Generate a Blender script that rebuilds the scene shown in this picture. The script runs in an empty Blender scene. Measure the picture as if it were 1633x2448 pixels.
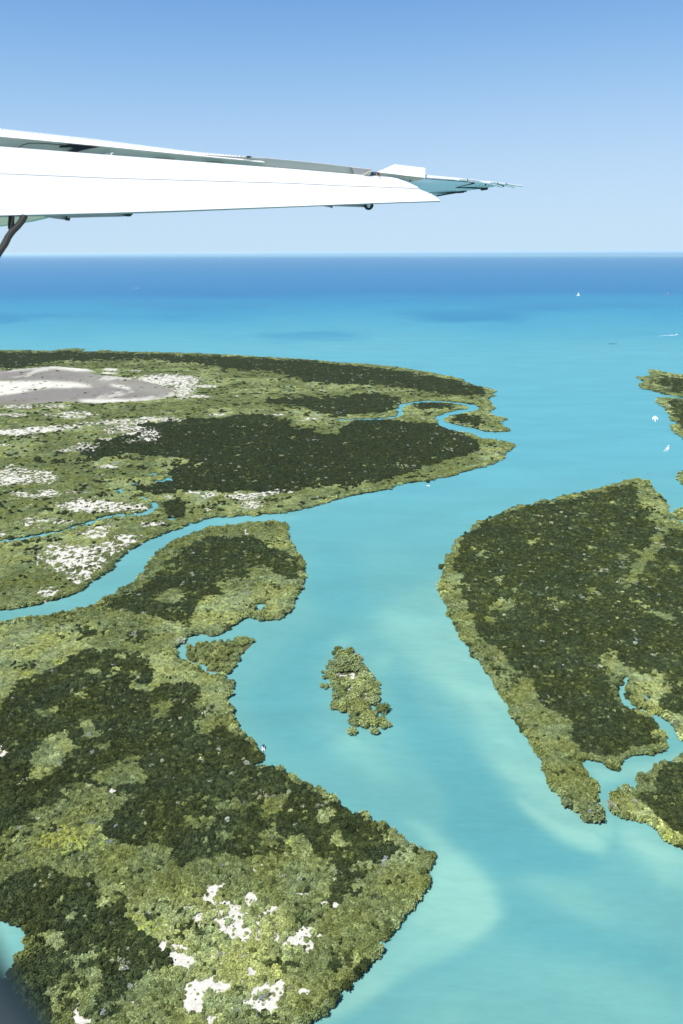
import bpy, bmesh, math, random
import numpy as np
from mathutils import Vector, Matrix
random.seed(7)
rng = np.random.default_rng(7)
S = bpy.context.scene
COL = S.collection

# ---------------------------------------------------------------- camera, world, sun, exposure
PW, PH = 1633.0, 2448.0             # the photograph's frame, used as a survey grid for laying out the land
FP = 1904.0                         # focal length in those pixels (28 mm on a 36 mm tall frame)
CAMZ = 310.0
PITCH = math.radians(18.1)
ROLL = math.radians(-0.22)
cam_d = bpy.data.cameras.new('camera')
cam = bpy.data.objects.new('camera', cam_d); COL.objects.link(cam)
cam_d.sensor_fit = 'VERTICAL'; cam_d.sensor_height = 36.0; cam_d.sensor_width = 24.0
cam_d.lens = 28.0
cam_d.clip_start = 0.02; cam_d.clip_end = 500000.0
cam_d.dof.use_dof = True; cam_d.dof.focus_distance = 18.0; cam_d.dof.aperture_fstop = 3.6
Rc = Matrix.Rotation(math.radians(90) - PITCH, 3, 'X') @ Matrix.Rotation(ROLL, 3, 'Z')
cam.matrix_world = Matrix.Translation((0, 0, CAMZ)) @ Rc.to_4x4()
S.camera = cam

SUN_DIR = Vector((-0.36, -0.30, 0.88)).normalized()      # towards the sun
SUN_EL = math.asin(SUN_DIR.z); SUN_AZ = math.atan2(SUN_DIR.x, SUN_DIR.y)
w = bpy.data.worlds.new('World'); S.world = w; w.use_nodes = True
nt = w.node_tree; nt.nodes.clear()
sky = nt.nodes.new('ShaderNodeTexSky'); sky.sky_type = 'NISHITA'; sky.sun_disc = False
sky.sun_elevation = SUN_EL; sky.sun_rotation = SUN_AZ
sky.altitude = 0.0; sky.air_density = 0.75; sky.dust_density = 0.0; sky.ozone_density = 6.0
bg = nt.nodes.new('ShaderNodeBackground'); bg.inputs['Strength'].default_value = 0.10
wo = nt.nodes.new('ShaderNodeOutputWorld')
sc_ = nt.nodes.new('ShaderNodeSeparateColor'); cc_ = nt.nodes.new('ShaderNodeCombineColor'); nt.links.new(sky.outputs[0], sc_.inputs[0])
for ch, (ex, hh, k_) in enumerate(((2.8, 3.25, 3.26), (2.65, 8.0, 4.45), (3.4, 44.0, 5.55))):      # soft shoulder, as humid tropical air has
    pw = nt.nodes.new('ShaderNodeMath'); pw.operation = 'POWER'; pw.inputs[1].default_value = ex
    ml = nt.nodes.new('ShaderNodeMath'); ml.operation = 'MULTIPLY'; ml.inputs[1].default_value = k_
    ad = nt.nodes.new('ShaderNodeMath'); ad.operation = 'ADD'; ad.inputs[1].default_value = hh
    dv = nt.nodes.new('ShaderNodeMath'); dv.operation = 'DIVIDE'
    nt.links.new(sc_.outputs[ch], pw.inputs[0]); nt.links.new(pw.outputs[0], ad.inputs[0]); nt.links.new(pw.outputs[0], dv.inputs[0]); nt.links.new(ad.outputs[0], dv.inputs[1]); nt.links.new(dv.outputs[0], ml.inputs[0]); nt.links.new(ml.outputs[0], cc_.inputs[ch])
nt.links.new(cc_.outputs[0], bg.inputs[0]); nt.links.new(bg.outputs[0], wo.inputs[0])
sl = bpy.data.lights.new('sun', 'SUN'); sl.energy = 4.6; sl.angle = math.radians(0.53); sl.color = (1.0, 0.965, 0.90)
so = bpy.data.objects.new('sun', sl); COL.objects.link(so)
so.rotation_euler = (-SUN_DIR).to_track_quat('-Z', 'Y').to_euler()
S.view_settings.view_transform = 'Standard'; S.view_settings.look = 'None'
S.view_settings.exposure = 0.82; S.view_settings.gamma = 1.0
S.view_settings.use_curve_mapping = False
S.cycles.max_bounces = 5; S.cycles.diffuse_bounces = 2; S.cycles.glossy_bounces = 3
S.cycles.transmission_bounces = 3; S.cycles.volume_bounces = 1; S.cycles.transparent_max_bounces = 8

HAZE = 1 / 130000.0
# ---------------------------------------------------------------- surveying: frame pixel <-> world
RM = np.array(Rc)
def ray(px, py):
    """world direction with unit forward component for photo pixel(s)"""
    px = np.asarray(px, float); py = np.asarray(py, float)
    c = np.stack([(px - PW / 2) / FP, -(py - PH / 2) / FP, -np.ones_like(px)], -1)
    return c @ RM.T
def ground(px, py, z=0.0):
    d = ray(px, py); t = (z - CAMZ) / d[..., 2]
    return d[..., 0] * t, d[..., 1] * t
def at(px, py, depth):
    d = ray(px, py)
    return Vector((d[0] * depth, d[1] * depth, CAMZ + d[2] * depth))
def project(x, y, z=0.0):
    p = np.stack([x, y, np.zeros_like(x) + z - CAMZ], -1) @ RM
    dd = np.maximum(-p[..., 2], 1e-3)
    return PW / 2 + FP * p[..., 0] / dd, PH / 2 - FP * p[..., 1] / dd, -p[..., 2]

def hash2(ix, iy, s):
    h = (ix.astype(np.int64) * 374761393 + iy.astype(np.int64) * 668265263 + s * 1274126177) & 0xffffffff
    h = ((h ^ (h >> 13)) * 1274126177) & 0xffffffff
    return ((h ^ (h >> 16)) & 0xffffff) / float(0xffffff)
def vnoise(x, y, s=0):
    ix = np.floor(x); iy = np.floor(y); fx = x - ix; fy = y - iy
    fx = fx * fx * (3 - 2 * fx); fy = fy * fy * (3 - 2 * fy)
    a = hash2(ix, iy, s); b = hash2(ix + 1, iy, s); c = hash2(ix, iy + 1, s); d = hash2(ix + 1, iy + 1, s)
    return (a * (1 - fx) + b * fx) * (1 - fy) + (c * (1 - fx) + d * fx) * fy
def fbm(x, y, scale, s=0, oct=4):
    v = 0; amp = 0.5; f = 1.0 / scale; tot = 0
    for k in range(oct):
        v = v + amp * vnoise(x * f + 17.3 * k, y * f - 9.1 * k, s + k); tot += amp; amp *= 0.5; f *= 2.03
    return v / tot

# ---------------------------------------------------------------- the survey: outlines traced in tiles
def T(x0, y0, s, pts): return [(x0 + s * x, y0 + s * y) for x, y in pts]
def D(pts): return T(0, 0, 1.0415, pts)
t4 = lambda p: T(0, 820, .523, p)
t5 = lambda p: T(813, 820, .523, p)
t6 = lambda p: T(0, 1150, .523, p)
t7 = lambda p: T(813, 1150, .523, p)
t8 = lambda p: T(300, 1500, .4464, p)
tn = lambda p: T(500, 1900, .3827, p)
tr = lambda p: T(1000, 1550, .4037, p)
ti = lambda p: T(750, 1520, .1339, p)
t2 = lambda p: T(0, 1450, .3827, p)
t3 = lambda p: T(0, 1950, .3827, p)
tq = lambda p: T(700, 1250, .595, p)
tc = lambda p: T(0, 1020, .2679, p)

CX0, CY0, CS = -700.0, 606.0, 1.5
CW, CH = int(3100 / CS), int(2500 / CS)
def fill(poly, out=None, val=1.0):
    if out is None: out = np.zeros((CH, CW), np.float32)
    p = np.array(poly, float); xs = (p[:, 0] - CX0) / CS; ys = (p[:, 1] - CY0) / CS
    x2 = np.roll(xs, -1); y2 = np.roll(ys, -1)
    for r in range(max(0, int(ys.min())), min(CH, int(ys.max()) + 2)):
        yc = r + 0.5
        m = (ys <= yc) != (y2 <= yc)
        if not m.any(): continue
        xi = np.sort(xs[m] + (yc - ys[m]) / (y2[m] - ys[m]) * (x2[m] - xs[m]))
        for a, b in zip(xi[0::2], xi[1::2]):
            a = max(0, int(round(a))); b = min(CW, int(round(b)))
            if b > a: out[r, a:b] = val
    return out
def stroke(pts, wds, out, val):
    for i in range(len(pts) - 1):
        (xa, ya), (xb, yb) = pts[i], pts[i + 1]; wa, wb = wds[min(i, len(wds) - 1)], wds[min(i + 1, len(wds) - 1)]
        n = max(2, int(math.hypot(xb - xa, yb - ya) / 1.5))
        for k in range(n + 1):
            t = k / n; x = xa + (xb - xa) * t; y = ya + (yb - ya) * t; r = (wa + (wb - wa) * t) / 2 * 1.25 + .7
            ang = [j * math.pi / 4 for j in range(8)]
            fill([(x + r * 1.6 * math.cos(a), y + r * math.sin(a)) for a in ang], out, val)
def blur(a, rx, ry=None, n=2):
    ry = ry or rx
    a = a.astype(np.float64)
    for _ in range(n):
        for ax, r in ((1, int(rx / CS)), (0, int(ry / CS))):
            if r < 1: continue
            pad = [(0, 0), (0, 0)]; pad[ax] = (r + 1, r)
            c = np.cumsum(np.pad(a, pad, mode='edge'), axis=ax)
            if ax == 1: a = (c[:, 2 * r + 1:] - c[:, :-(2 * r + 1)]) / (2 * r + 1)
            else: a = (c[2 * r + 1:] - c[:-(2 * r + 1)]) / (2 * r + 1)
    return a
def look(a, px, py, default=0.0):
    fx = (px - CX0) / CS - .5; fy = (py - CY0) / CS - .5
    ok = (fx >= 0) & (fy >= 0) & (fx < CW - 1.01) & (fy < CH - 1.01)
    fx = np.clip(fx, 0, CW - 1.01); fy = np.clip(fy, 0, CH - 1.01)
    ix = fx.astype(int); iy = fy.astype(int); u = fx - ix; v = fy - iy
    r = (a[iy, ix] * (1 - u) + a[iy, ix + 1] * u) * (1 - v) + (a[iy + 1, ix] * (1 - u) + a[iy + 1, ix + 1] * u) * v
    return np.where(ok, r, default)
def lookn(a, px, py, default=0):
    ix = np.round((px - CX0) / CS - .5).astype(int); iy = np.round((py - CY0) / CS - .5).astype(int)
    ok = (ix >= 0) & (iy >= 0) & (ix < CW) & (iy < CH)
    return np.where(ok, a[np.clip(iy, 0, CH - 1), np.clip(ix, 0, CW - 1)], default)

far_left = (t4([(-1340, 34), (0, 34), (200, 38), (400, 40), (560, 42), (800, 47), (1000, 54), (1200, 66), (1400, 78)])
    + t5([(0, 93), (120, 98), (270, 115), (400, 137), (500, 155), (560, 170), (560, 178), (620, 198), (680, 210), (712, 222), (688, 232), (695, 245), (670, 258),
          (690, 285), (700, 300), (672, 318), (690, 332), (742, 345), (750, 357), (722, 362), (742, 385), (782, 400), (765, 406), (700, 407), (640, 402), (605, 412), (620, 430),
          (680, 445), (760, 455), (800, 468), (790, 485), (760, 500), (740, 530), (700, 550), (640, 570), (560, 590), (500, 610), (440, 620), (400, 632), (330, 635), (250, 650), (230, 668), (140, 680), (90, 690), (0, 710)])
    + t6([(1400, 125), (1300, 145), (1150, 155), (1000, 165), (930, 175), (900, 190), (860, 190), (852, 205), (780, 228), (700, 260), (640, 290), (600, 312), (560, 345), (530, 372), (510, 405), (450, 440), (400, 475), (370, 500), (250, 545), (150, 570), (60, 585), (0, 590), (-1340, 680)]))
near_left = (t6([(-1340, 745), (0, 655), (50, 645), (150, 635), (250, 618), (330, 600), (420, 583), (440, 592), (430, 578), (480, 545), (560, 500), (600, 480), (640, 450), (680, 400), (690, 370), (740, 320), (800, 280), (880, 250), (960, 220), (1050, 210), (1130, 195), (1200, 195), (1250, 185), (1320, 210), (1308, 230), (1322, 270), (1350, 330), (1385, 375), (1392, 420), (1380, 490), (1350, 520), (1335, 580), (1320, 600), (1270, 635), (1200, 640), (1150, 625), (1172, 605), (1205, 605), (1225, 540), (1205, 520), (1212, 556), (1158, 565), (1172, 590), (1160, 602), (1120, 620), (1100, 640), (1040, 680), (970, 710), (900, 695), (860, 710), (820, 745)])
    + t8([(300, 75), (265, 110), (258, 150), (290, 180), (340, 205), (400, 235), (440, 255), (480, 275), (515, 265), (525, 290), (578, 300), (570, 330), (545, 380), (550, 430), (580, 490), (600, 540), (640, 585), (700, 640), (730, 690), (735, 722), (620, 738), (530, 742), (620, 750), (760, 752), (830, 765), (870, 800), (910, 815), (960, 850), (1000, 860), (1060, 890), (1110, 940), (1160, 980), (1250, 1025), (1350, 1045), (1400, 1100)])
    + tn([(930, 140), (1000, 150), (1090, 200), (1170, 260), (1240, 320), (1330, 360), (1400, 385), (1395, 460), (1350, 500), (1385, 545), (1350, 590), (1300, 640), (1270, 660), (1275, 720), (1200, 750), (1210, 790), (1150, 825), (1155, 880), (1100, 910), (1050, 920), (1075, 975), (1030, 1020), (1000, 1060), (950, 1110), (920, 1170), (870, 1175), (860, 1215), (790, 1230), (800, 1280), (750, 1350), (720, 1385), (640, 1400), (600, 1432), (420, 1560), (300, 1800), (300, 3000), (-4000, 3000)]))
islet = t8([(320, 150), (330, 110), (400, 90), (480, 78), (560, 75), (600, 55), (690, 75), (670, 100), (620, 150), (590, 210), (540, 260), (500, 240), (430, 235), (440, 205), (390, 190), (340, 185)])
mid_isle = ti([(400, 320), (520, 300), (640, 300), (680, 370), (820, 420), (850, 540), (960, 640), (1040, 750), (1150, 900), (1150, 1000), (1150, 1180), (1050, 1240), (980, 1310), (960, 1380), (1060, 1420), (1120, 1560), (1000, 1600), (700, 1590), (680, 1520), (860, 1460), (800, 1400), (640, 1290), (520, 1360), (420, 1310), (340, 1280), (350, 1130), (400, 1000), (330, 900), (320, 790), (260, 700), (240, 600), (300, 500), (380, 420)])
right_land = (t7([(1290, 10), (1340, -3), (1410, 5), (1420, 35), (1460, 70), (1495, 115), (1500, 160), (1525, 205), (1530, 140), (1568, 125), (2400, 100), (2400, 1100)])
    + tr([(2600, 480), (1620, 555), (1540, 525), (1485, 500), (1478, 455), (1500, 432), (1440, 415), (1380, 388), (1300, 360), (1240, 332), (1222, 290), (1245, 240), (1245, 178), (1228, 172), (1218, 222), (1188, 240), (1182, 300), (1200, 340), (1290, 370), (1350, 400), (1415, 450), (1420, 500), (1460, 530), (1480, 570), (1440, 620), (1330, 630), (1240, 640), (1190, 690), (1170, 725), (1110, 700), (1090, 670), (1000, 660), (940, 680), (970, 720), (1000, 780), (1055, 800), (1050, 880), (1030, 930), (1060, 960), (1095, 1005), (1070, 1035), (990, 1025), (965, 982), (870, 940), (850, 880), (790, 840), (750, 740), (730, 660), (690, 600), (650, 540), (600, 470), (550, 400), (545, 350), (490, 290), (450, 210), (410, 150), (370, 80), (310, 40)])
    + t7([(600, 770), (555, 720), (540, 670), (500, 620), (490, 560), (455, 510), (460, 470), (480, 405), (485, 385), (490, 350), (520, 330), (530, 290), (550, 260), (600, 235), (610, 210), (650, 190), (690, 180), (780, 130), (830, 115), (900, 115), (905, 95), (980, 90), (1030, 70), (1160, 45)]))
low_right = tr([(1568, 645), (1520, 680), (1440, 690), (1400, 720), (1370, 750), (1290, 760), (1312, 820), (1290, 852), (1200, 830), (1160, 870), (1140, 900), (1122, 920), (1140, 970), (1190, 1000), (1290, 1025), (1380, 1040), (1430, 1100), (1480, 1150), (1568, 1190), (1900, 1350), (2800, 1900), (2800, 560), (1900, 600)])
far_right_a = t5([(1345, 155), (1385, 160), (1425, 150), (1415, 125), (1450, 128), (1500, 142), (1568, 148), (2200, 170), (2200, 255), (1568, 248), (1480, 235), (1440, 222), (1380, 205), (1370, 190), (1400, 180), (1375, 168)])
far_right_b = t5([(1450, 255), (1500, 250), (1568, 262), (2200, 275), (2200, 800), (1600, 470), (1568, 435), (1530, 405), (1515, 380), (1560, 365), (1520, 355), (1510, 330), (1490, 300), (1455, 275)])
far_right_c = t5([(1545, 600), (1568, 590), (1700, 580), (1900, 640), (1700, 690), (1568, 650), (1550, 630)])
coast_spit = t4([(240, 36), (300, 30), (350, 27), (385, 31), (375, 36), (330, 40)])
coast_spit2 = t4([(445, 38), (480, 34), (520, 38), (480, 42)])

LAND = np.zeros((CH, CW), np.float32)
for k, p in enumerate((far_left, near_left, islet, mid_isle, right_land, low_right, far_right_a, far_right_b, far_right_c, coast_spit, coast_spit2)):
    fill(p, LAND, k + 1)
stroke(t5([(660, 425), (600, 403), (560, 396), (510, 386), (465, 368), (450, 348), (500, 326), (560, 314), (620, 302), (608, 290), (560, 281), (480, 271), (400, 268), (330, 276), (280, 292), (270, 308), (285, 326), (250, 341), (180, 349), (60, 353), (0, 353)]),
       [15, 13, 13, 13, 13, 12, 9, 9, 9, 8, 5, 3.6, 3.4, 4, 10, 10, 8, 4.5, 3.5, 3, 3], LAND, 0)
stroke(tc([(-1600, 1240), (40, 1030), (180, 1010), (300, 985), (420, 965), (560, 940), (640, 905), (720, 885)]), [7, 7, 9, 7, 8, 4, 5, 5], LAND, 0)
stroke(tc([(750, 873), (840, 858), (880, 830), (960, 808), (1080, 795), (1140, 800), (1230, 795), (1310, 785), (1360, 750), (1390, 720), (1370, 690), (1320, 655), (1265, 638)]), [5, 7, 8, 6, 6, 5, 8, 9, 9, 10, 8, 6, 5], LAND, 0)
stroke(tc([(1005, 575), (1070, 572), (1100, 610)]), [2, 8, 2], LAND, 0)
stroke(tc([(1180, 515), (1230, 520)]), [5, 2], LAND, 0)
stroke(tc([(1340, 495), (1440, 492), (1500, 470), (1530, 480)]), [2.5, 4, 7, 5], LAND, 0)
stroke(tc([(1340, 430), (1400, 415)]), [3, 2], LAND, 0)
stroke(tc([(1500, 830), (1568, 828)]), [4, 5], LAND, 0)
stroke(t5([(1380, 222), (1480, 244), (1568, 256), (2200, 272)]), [3, 2.5, 3.5, 5], LAND, 0)
stroke(tr([(1320, 270), (1340, 290), (1360, 305)]), [4, 8, 4], LAND, 0)
stroke(t7([(1510, 190), (1545, 170), (1568, 190)]), [4, 3, 5], LAND, 0)
stroke(t6([(1195, 208), (1255, 210)]), [2.5, 4], LAND, 0)
stroke(tn([(815, 240), (880, 215)]), [4, 8], LAND, 0)
stroke(t8([(1130, 1095), (1190, 1080)]), [2, 5], LAND, 0)
pond = t3([(-600, 600), (0, 660), (60, 650), (130, 690), (180, 750), (160, 850), (110, 920), (60, 990), (0, 1080), (-600, 1250)])
fill(pond, LAND, 0)

dark_polys = [
    t4([(-1300, 38), (400, 42), (700, 50), (1000, 60), (1300, 75), (1568, 96), (1568, 190), (1400, 172), (1250, 130), (1050, 118), (900, 90), (650, 72), (400, 78), (230, 84), (60, 118), (-1300, 120)]),
    t5([(0, 100), (200, 118), (400, 150), (550, 178), (690, 215), (640, 240), (500, 238), (380, 215), (250, 195), (100, 190), (0, 190)]),
    t4([(1180, 262), (1400, 250), (1568, 250), (1568, 345), (1480, 328), (1400, 290), (1250, 285)]),
    t5([(0, 250), (100, 235), (230, 238), (290, 262), (240, 310), (180, 322), (0, 330)]),
    t5([(300, 290), (380, 270), (480, 275), (560, 290), (520, 305), (420, 300), (330, 300)]),
    t5([(500, 350), (560, 325), (630, 335), (660, 370), (620, 392), (540, 375)]),
    t4([(590, 385), (700, 365), (850, 350), (1000, 345), (1200, 330), (1330, 360), (1300, 388), (1420, 392), (1460, 420), (1568, 425), (1568, 640), (1480, 650), (1330, 680), (1050, 680), (900, 680), (760, 695), (640, 680), (598, 655), (720, 650), (790, 625), (755, 590), (860, 558), (850, 520), (750, 520), (600, 505), (450, 520), (340, 500), (400, 460), (480, 450), (560, 430), (660, 410)]),
    t5([(0, 395), (60, 360), (200, 352), (330, 360), (420, 372), (520, 392), (600, 435), (650, 470), (560, 520), (450, 545), (330, 590), (200, 625), (100, 645), (0, 665)]),
    t6([(750, 95), (835, 82), (850, 165), (760, 172)]),
    t6([(880, 290), (960, 262), (1100, 250), (1180, 255), (1230, 320), (1330, 330), (1385, 400), (1365, 470), (1260, 440), (1230, 390), (1150, 390), (1130, 450), (990, 480), (1000, 520), (900, 560), (860, 640), (800, 650), (640, 610), (560, 588), (460, 575), (520, 540), (600, 520), (690, 450), (740, 390), (800, 350)]),
    t2([(50, 560), (200, 430), (400, 370), (470, 290), (560, 270), (680, 275), (870, 285), (920, 350), (960, 430), (940, 490), (740, 515), (900, 535), (1060, 480), (1180, 460), (1260, 500), (1240, 580), (1200, 640), (1300, 700), (1400, 760), (1560, 850)])
    + [(612, 1790), (670, 1848), (746, 1893), (836, 1951), (883, 1965), (959, 2022), (932, 2053), (902, 2084), (844, 2114), (818, 2153), (783, 2160), (791, 2114), (806, 2068), (749, 2045), (672, 2026), (634, 2053), (500, 2045), (555, 2042), (421, 2076), (413, 2026), (344, 2026), (287, 2022), (260, 2007), (245, 1988), (291, 1932), (329, 1909), (214, 1875), (153, 1878), (134, 1917), (76, 1943), (76, 1974), (0, 2000), (-900, 2000), (-900, 1680), (0, 1710)],
    t3([(-1800, 480), (0, 450), (100, 380), (200, 340), (300, 345), (500, 405), (590, 390), (640, 510), (720, 495), (800, 520), (780, 600), (830, 700), (950, 780), (1050, 850), (1115, 925), (1100, 950), (880, 1010), (800, 1100), (780, 1200), (650, 1301), (500, 1700), (-1800, 1700)]),
    tn([(340, 1040), (420, 1035), (520, 1065), (600, 1080), (600, 1110), (480, 1095), (380, 1075)]),
    t7([(620, 215), (780, 140), (900, 105), (1100, 80), (1340, 12), (1420, 60), (1490, 200), (1568, 230), (2400, 230), (2400, 900)])
    + tr([(2400, 400), (1568, 410), (1450, 370), (1400, 330), (1500, 250), (1460, 210), (1300, 160), (1220, 120), (1130, 200), (1170, 330), (1290, 395), (1400, 450), (1460, 560), (1250, 600), (1180, 650), (1060, 650), (960, 600), (900, 560), (920, 450), (800, 380), (700, 290), (690, 200), (560, 130), (500, 90), (430, 40)])
    + t7([(800, 880), (760, 800), (640, 720), (600, 600), (560, 500), (560, 420), (510, 390), (540, 330), (530, 280)]),
    t5([(1430, 160), (1568, 165), (2200, 180), (2200, 240), (1568, 228), (1480, 215)]),
    t5([(1500, 255), (1568, 272), (2200, 290), (2200, 600), (1600, 430), (1568, 405), (1540, 340), (1500, 290)]),
    t5([(1560, 600), (1700, 590), (1800, 640), (1600, 650)]),
    tr([(1290, 850), (1390, 860), (1400, 780), (1440, 700), (1500, 690), (1568, 660), (1900, 640), (1900, 1150), (1568, 1110), (1450, 1050), (1400, 980), (1330, 920)]),
    tc([(300, 280), (380, 275), (400, 340), (330, 350)]), tc([(500, 300), (590, 295), (600, 335), (520, 340)]), tc([(640, 300), (880, 285), (890, 315), (640, 335)]),
    tc([(620, 440), (690, 440), (700, 465), (620, 470)]), tc([(760, 490), (960, 475), (960, 500), (770, 510)]), tc([(340, 720), (500, 710), (480, 745), (340, 745)]),
    tc([(1480, 770), (1568, 770), (1568, 810), (1520, 815)]), t6([(350, 690), (470, 680), (450, 710), (340, 730)]), t6([(560, 700), (650, 680), (640, 730), (560, 740)]),
    t2([(520, 150), (640, 150), (640, 180), (500, 210)]), t2([(820, 160), (900, 160), (890, 220), (770, 230)]),
]
light_polys = [
    t6([(720, 515), (800, 490), (850, 520), (830, 560), (760, 575), (715, 550)]),
    t6([(980, 470), (1060, 450), (1120, 480), (1220, 440), (1200, 480), (1100, 520), (1000, 505)]),
    t6([(1060, 540), (1200, 500), (1240, 560), (1100, 600)]),
    t2([(220, 930), (290, 830), (400, 805), (470, 850), (465, 900), (400, 960), (350, 1030), (230, 1100), (180, 1090), (200, 1000)]),
    t2([(500, 730), (570, 720), (590, 770), (690, 810), (600, 840), (540, 860), (520, 800)]),
    t2([(580, 890), (700, 850), (720, 890), (620, 925)]),
    t2([(640, 440), (740, 370), (780, 380), (700, 460)]), t2([(800, 420), (890, 410), (880, 490), (800, 470)]),
    t2([(940, 620), (1020, 590), (1080, 600), (1050, 720), (960, 715), (930, 690)]),
    t2([(1240, 600), (1330, 590), (1360, 720), (1300, 810), (1220, 800), (1260, 700)]),
    t2([(410, 550), (540, 545), (540, 575), (430, 575)]), t2([(230, 640), (400, 610), (320, 690), (220, 700)]),
    t2([(560, 1060), (640, 1040), (700, 1010), (800, 950), (900, 940), (860, 1030), (940, 1080), (840, 1130), (700, 1120), (600, 1090)]),
    t8([(490, 950), (600, 930), (620, 980), (500, 990)]), t8([(720, 960), (790, 900), (860, 910), (830, 1010), (740, 1020)]), t8([(1000, 1000), (1060, 960), (1120, 990), (1080, 1060), (1000, 1040)]),
    t8([(700, 1110), (780, 1080), (840, 1180), (720, 1170)]), t8([(840, 1150), (960, 1130), (1000, 1230), (850, 1230)]), t8([(480, 1110), (560, 1080), (600, 1140), (520, 1150)]),
    tn([(270, 240), (400, 200), (440, 270), (330, 330)]), tn([(450, 280), (620, 290), (640, 370), (480, 380)]), tn([(320, 100), (460, 80), (430, 150), (330, 150)]),
    tn([(660, 140), (720, 100), (780, 170), (690, 200)]), tn([(740, 270), (840, 250), (860, 330), (760, 350)]),
    t3([(240, 740), (330, 730), (430, 790), (400, 850), (300, 850)]), t3([(80, 930), (170, 790), (240, 800), (200, 900), (90, 970)]),
    t3([(280, 1110), (420, 990), (540, 960), (660, 1010), (620, 1100), (600, 1200), (640, 1301), (600, 1600), (300, 1600), (320, 1250)]),
    t7([(1350, 8), (1420, 30), (1500, 160), (1530, 230), (1480, 265), (1440, 340), (1390, 410), (1320, 495), (1285, 480), (1330, 400), (1380, 340), (1430, 250), (1470, 210), (1390, 165), (1415, 145), (1370, 110)]),
    t7([(1180, 800), (1250, 770), (1290, 840), (1360, 860), (1330, 956), (1250, 950), (1210, 880)]),
]
# bare sand: polygon list (sharp) and ellipses (broken up by scrub): (cx, cy, rx, ry, strength)
sand_polys = [
    t4([(-900, 130), (40, 128), (60, 122), (180, 112), (250, 106), (400, 120), (440, 130), (400, 140), (500, 150), (620, 165), (740, 195), (795, 215), (800, 240), (760, 252), (680, 264), (560, 270), (450, 277), (300, 268), (0, 288), (-900, 310)])]
white_polys = [
    t4([(-900, 178), (0, 177), (120, 176), (240, 172), (330, 180), (400, 192), (425, 203), (330, 203), (230, 206), (160, 216), (80, 230), (0, 240), (-900, 250)]),
    t4([(350, 258), (500, 258), (600, 255), (670, 250), (672, 264), (560, 270), (450, 277), (380, 270)]),
    t4([(30, 122), (200, 108), (420, 108), (440, 128), (330, 126), (200, 114), (40, 130)]),
    t4([(500, 188), (580, 197), (600, 215), (560, 205), (510, 198)])]
purple_polys = [t4([(-900, 250), (0, 240), (160, 220), (240, 208), (430, 205), (520, 200), (640, 220), (760, 245), (600, 255), (350, 256), (150, 272), (-900, 300)]),
                t4([(0, 140), (160, 130), (300, 130), (420, 150), (360, 165), (240, 168), (60, 172), (0, 172)])]
E = []
def el(tile, lst):
    for x, y, rx, ry, s in lst:
        (cx, cy), = tile([(x, y)]); (c2, d2), = tile([(x + rx, y + ry)])
        E.append((cx, cy, c2 - cx, d2 - cy, s))
el(t4, [(760, 170, 130, 22, 1.1), (840, 205, 45, 40, 1.0), (505, 121, 28, 5, 1.6), (500, 138, 32, 4, 1.6), (945, 198, 45, 5, 1.2), (915, 245, 45, 6, 1.0), (620, 128, 30, 3, .9),
        (60, 408, 80, 12, 1.3), (190, 396, 80, 11, 1.3), (340, 330, 85, 14, .75), (60, 330, 70, 8, .6), (230, 330, 30, 8, .6), (560, 362, 110, 12, .75), (720, 350, 90, 12, .75),
        (680, 425, 45, 28, .85), (600, 400, 110, 20, .7), (400, 480, 60, 18, .75), (600, 450, 40, 8, .6), (485, 440, 30, 8, .7), (300, 490, 40, 6, .6), (60, 610, 90, 32, .85), (150, 610, 90, 28, .68), (20, 600, 40, 20, .8),
        (110, 697, 50, 10, .8), (220, 690, 45, 12, .8), (495, 566, 38, 7, .95), (325, 684, 20, 5, .9), (55, 560, 15, 4, .8), (1000, 328, 30, 5, .7), (1280, 328, 30, 4, .7), (1085, 243, 12, 3, .9), (1415, 345, 40, 4, .7), (20, 465, 30, 6, .6), (150, 430, 20, 5, .7), (1475, 455, 15, 3, .6), (960, 690, 30, 8, .8), (775, 705, 15, 10, .7),
        (250, 290, 60, 10, .6), (90, 290, 80, 10, .6), (400, 370, 60, 8, .55), (300, 385, 80, 10, .55)])
el(t6, [(420, 115, 110, 26, .95), (540, 125, 120, 22, .9), (340, 115, 60, 15, .8), (1120, 68, 80, 14, .75), (1200, 60, 60, 8, .7), (1290, 48, 45, 6, 1.0), (1160, 106, 60, 14, .7), (880, 55, 30, 8, .7), (940, 70, 20, 10, .8), (950, 130, 14, 8, .8), (1125, 235, 8, 14, .8),
        (340, 360, 130, 50, .82), (370, 435, 50, 28, .9), (290, 330, 70, 35, .7), (430, 240, 60, 22, .7), (500, 310, 80, 22, .65), (600, 270, 80, 22, .7), (560, 290, 60, 15, .6), (240, 300, 30, 10, .65), (460, 210, 60, 8, .55), (700, 198, 50, 8, .75),
        (225, 508, 45, 17, 1.0), (235, 530, 30, 8, .8), (260, 555, 50, 8, .5), (130, 190, 40, 20, .65), (190, 215, 25, 6, .7), (280, 185, 40, 12, .55), (10, 245, 20, 20, .7), (100, 60, 55, 10, .75), (220, 55, 45, 12, .8), (210, 183, 20, 5, .6), (0, 10, 60, 10, .8)])
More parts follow.
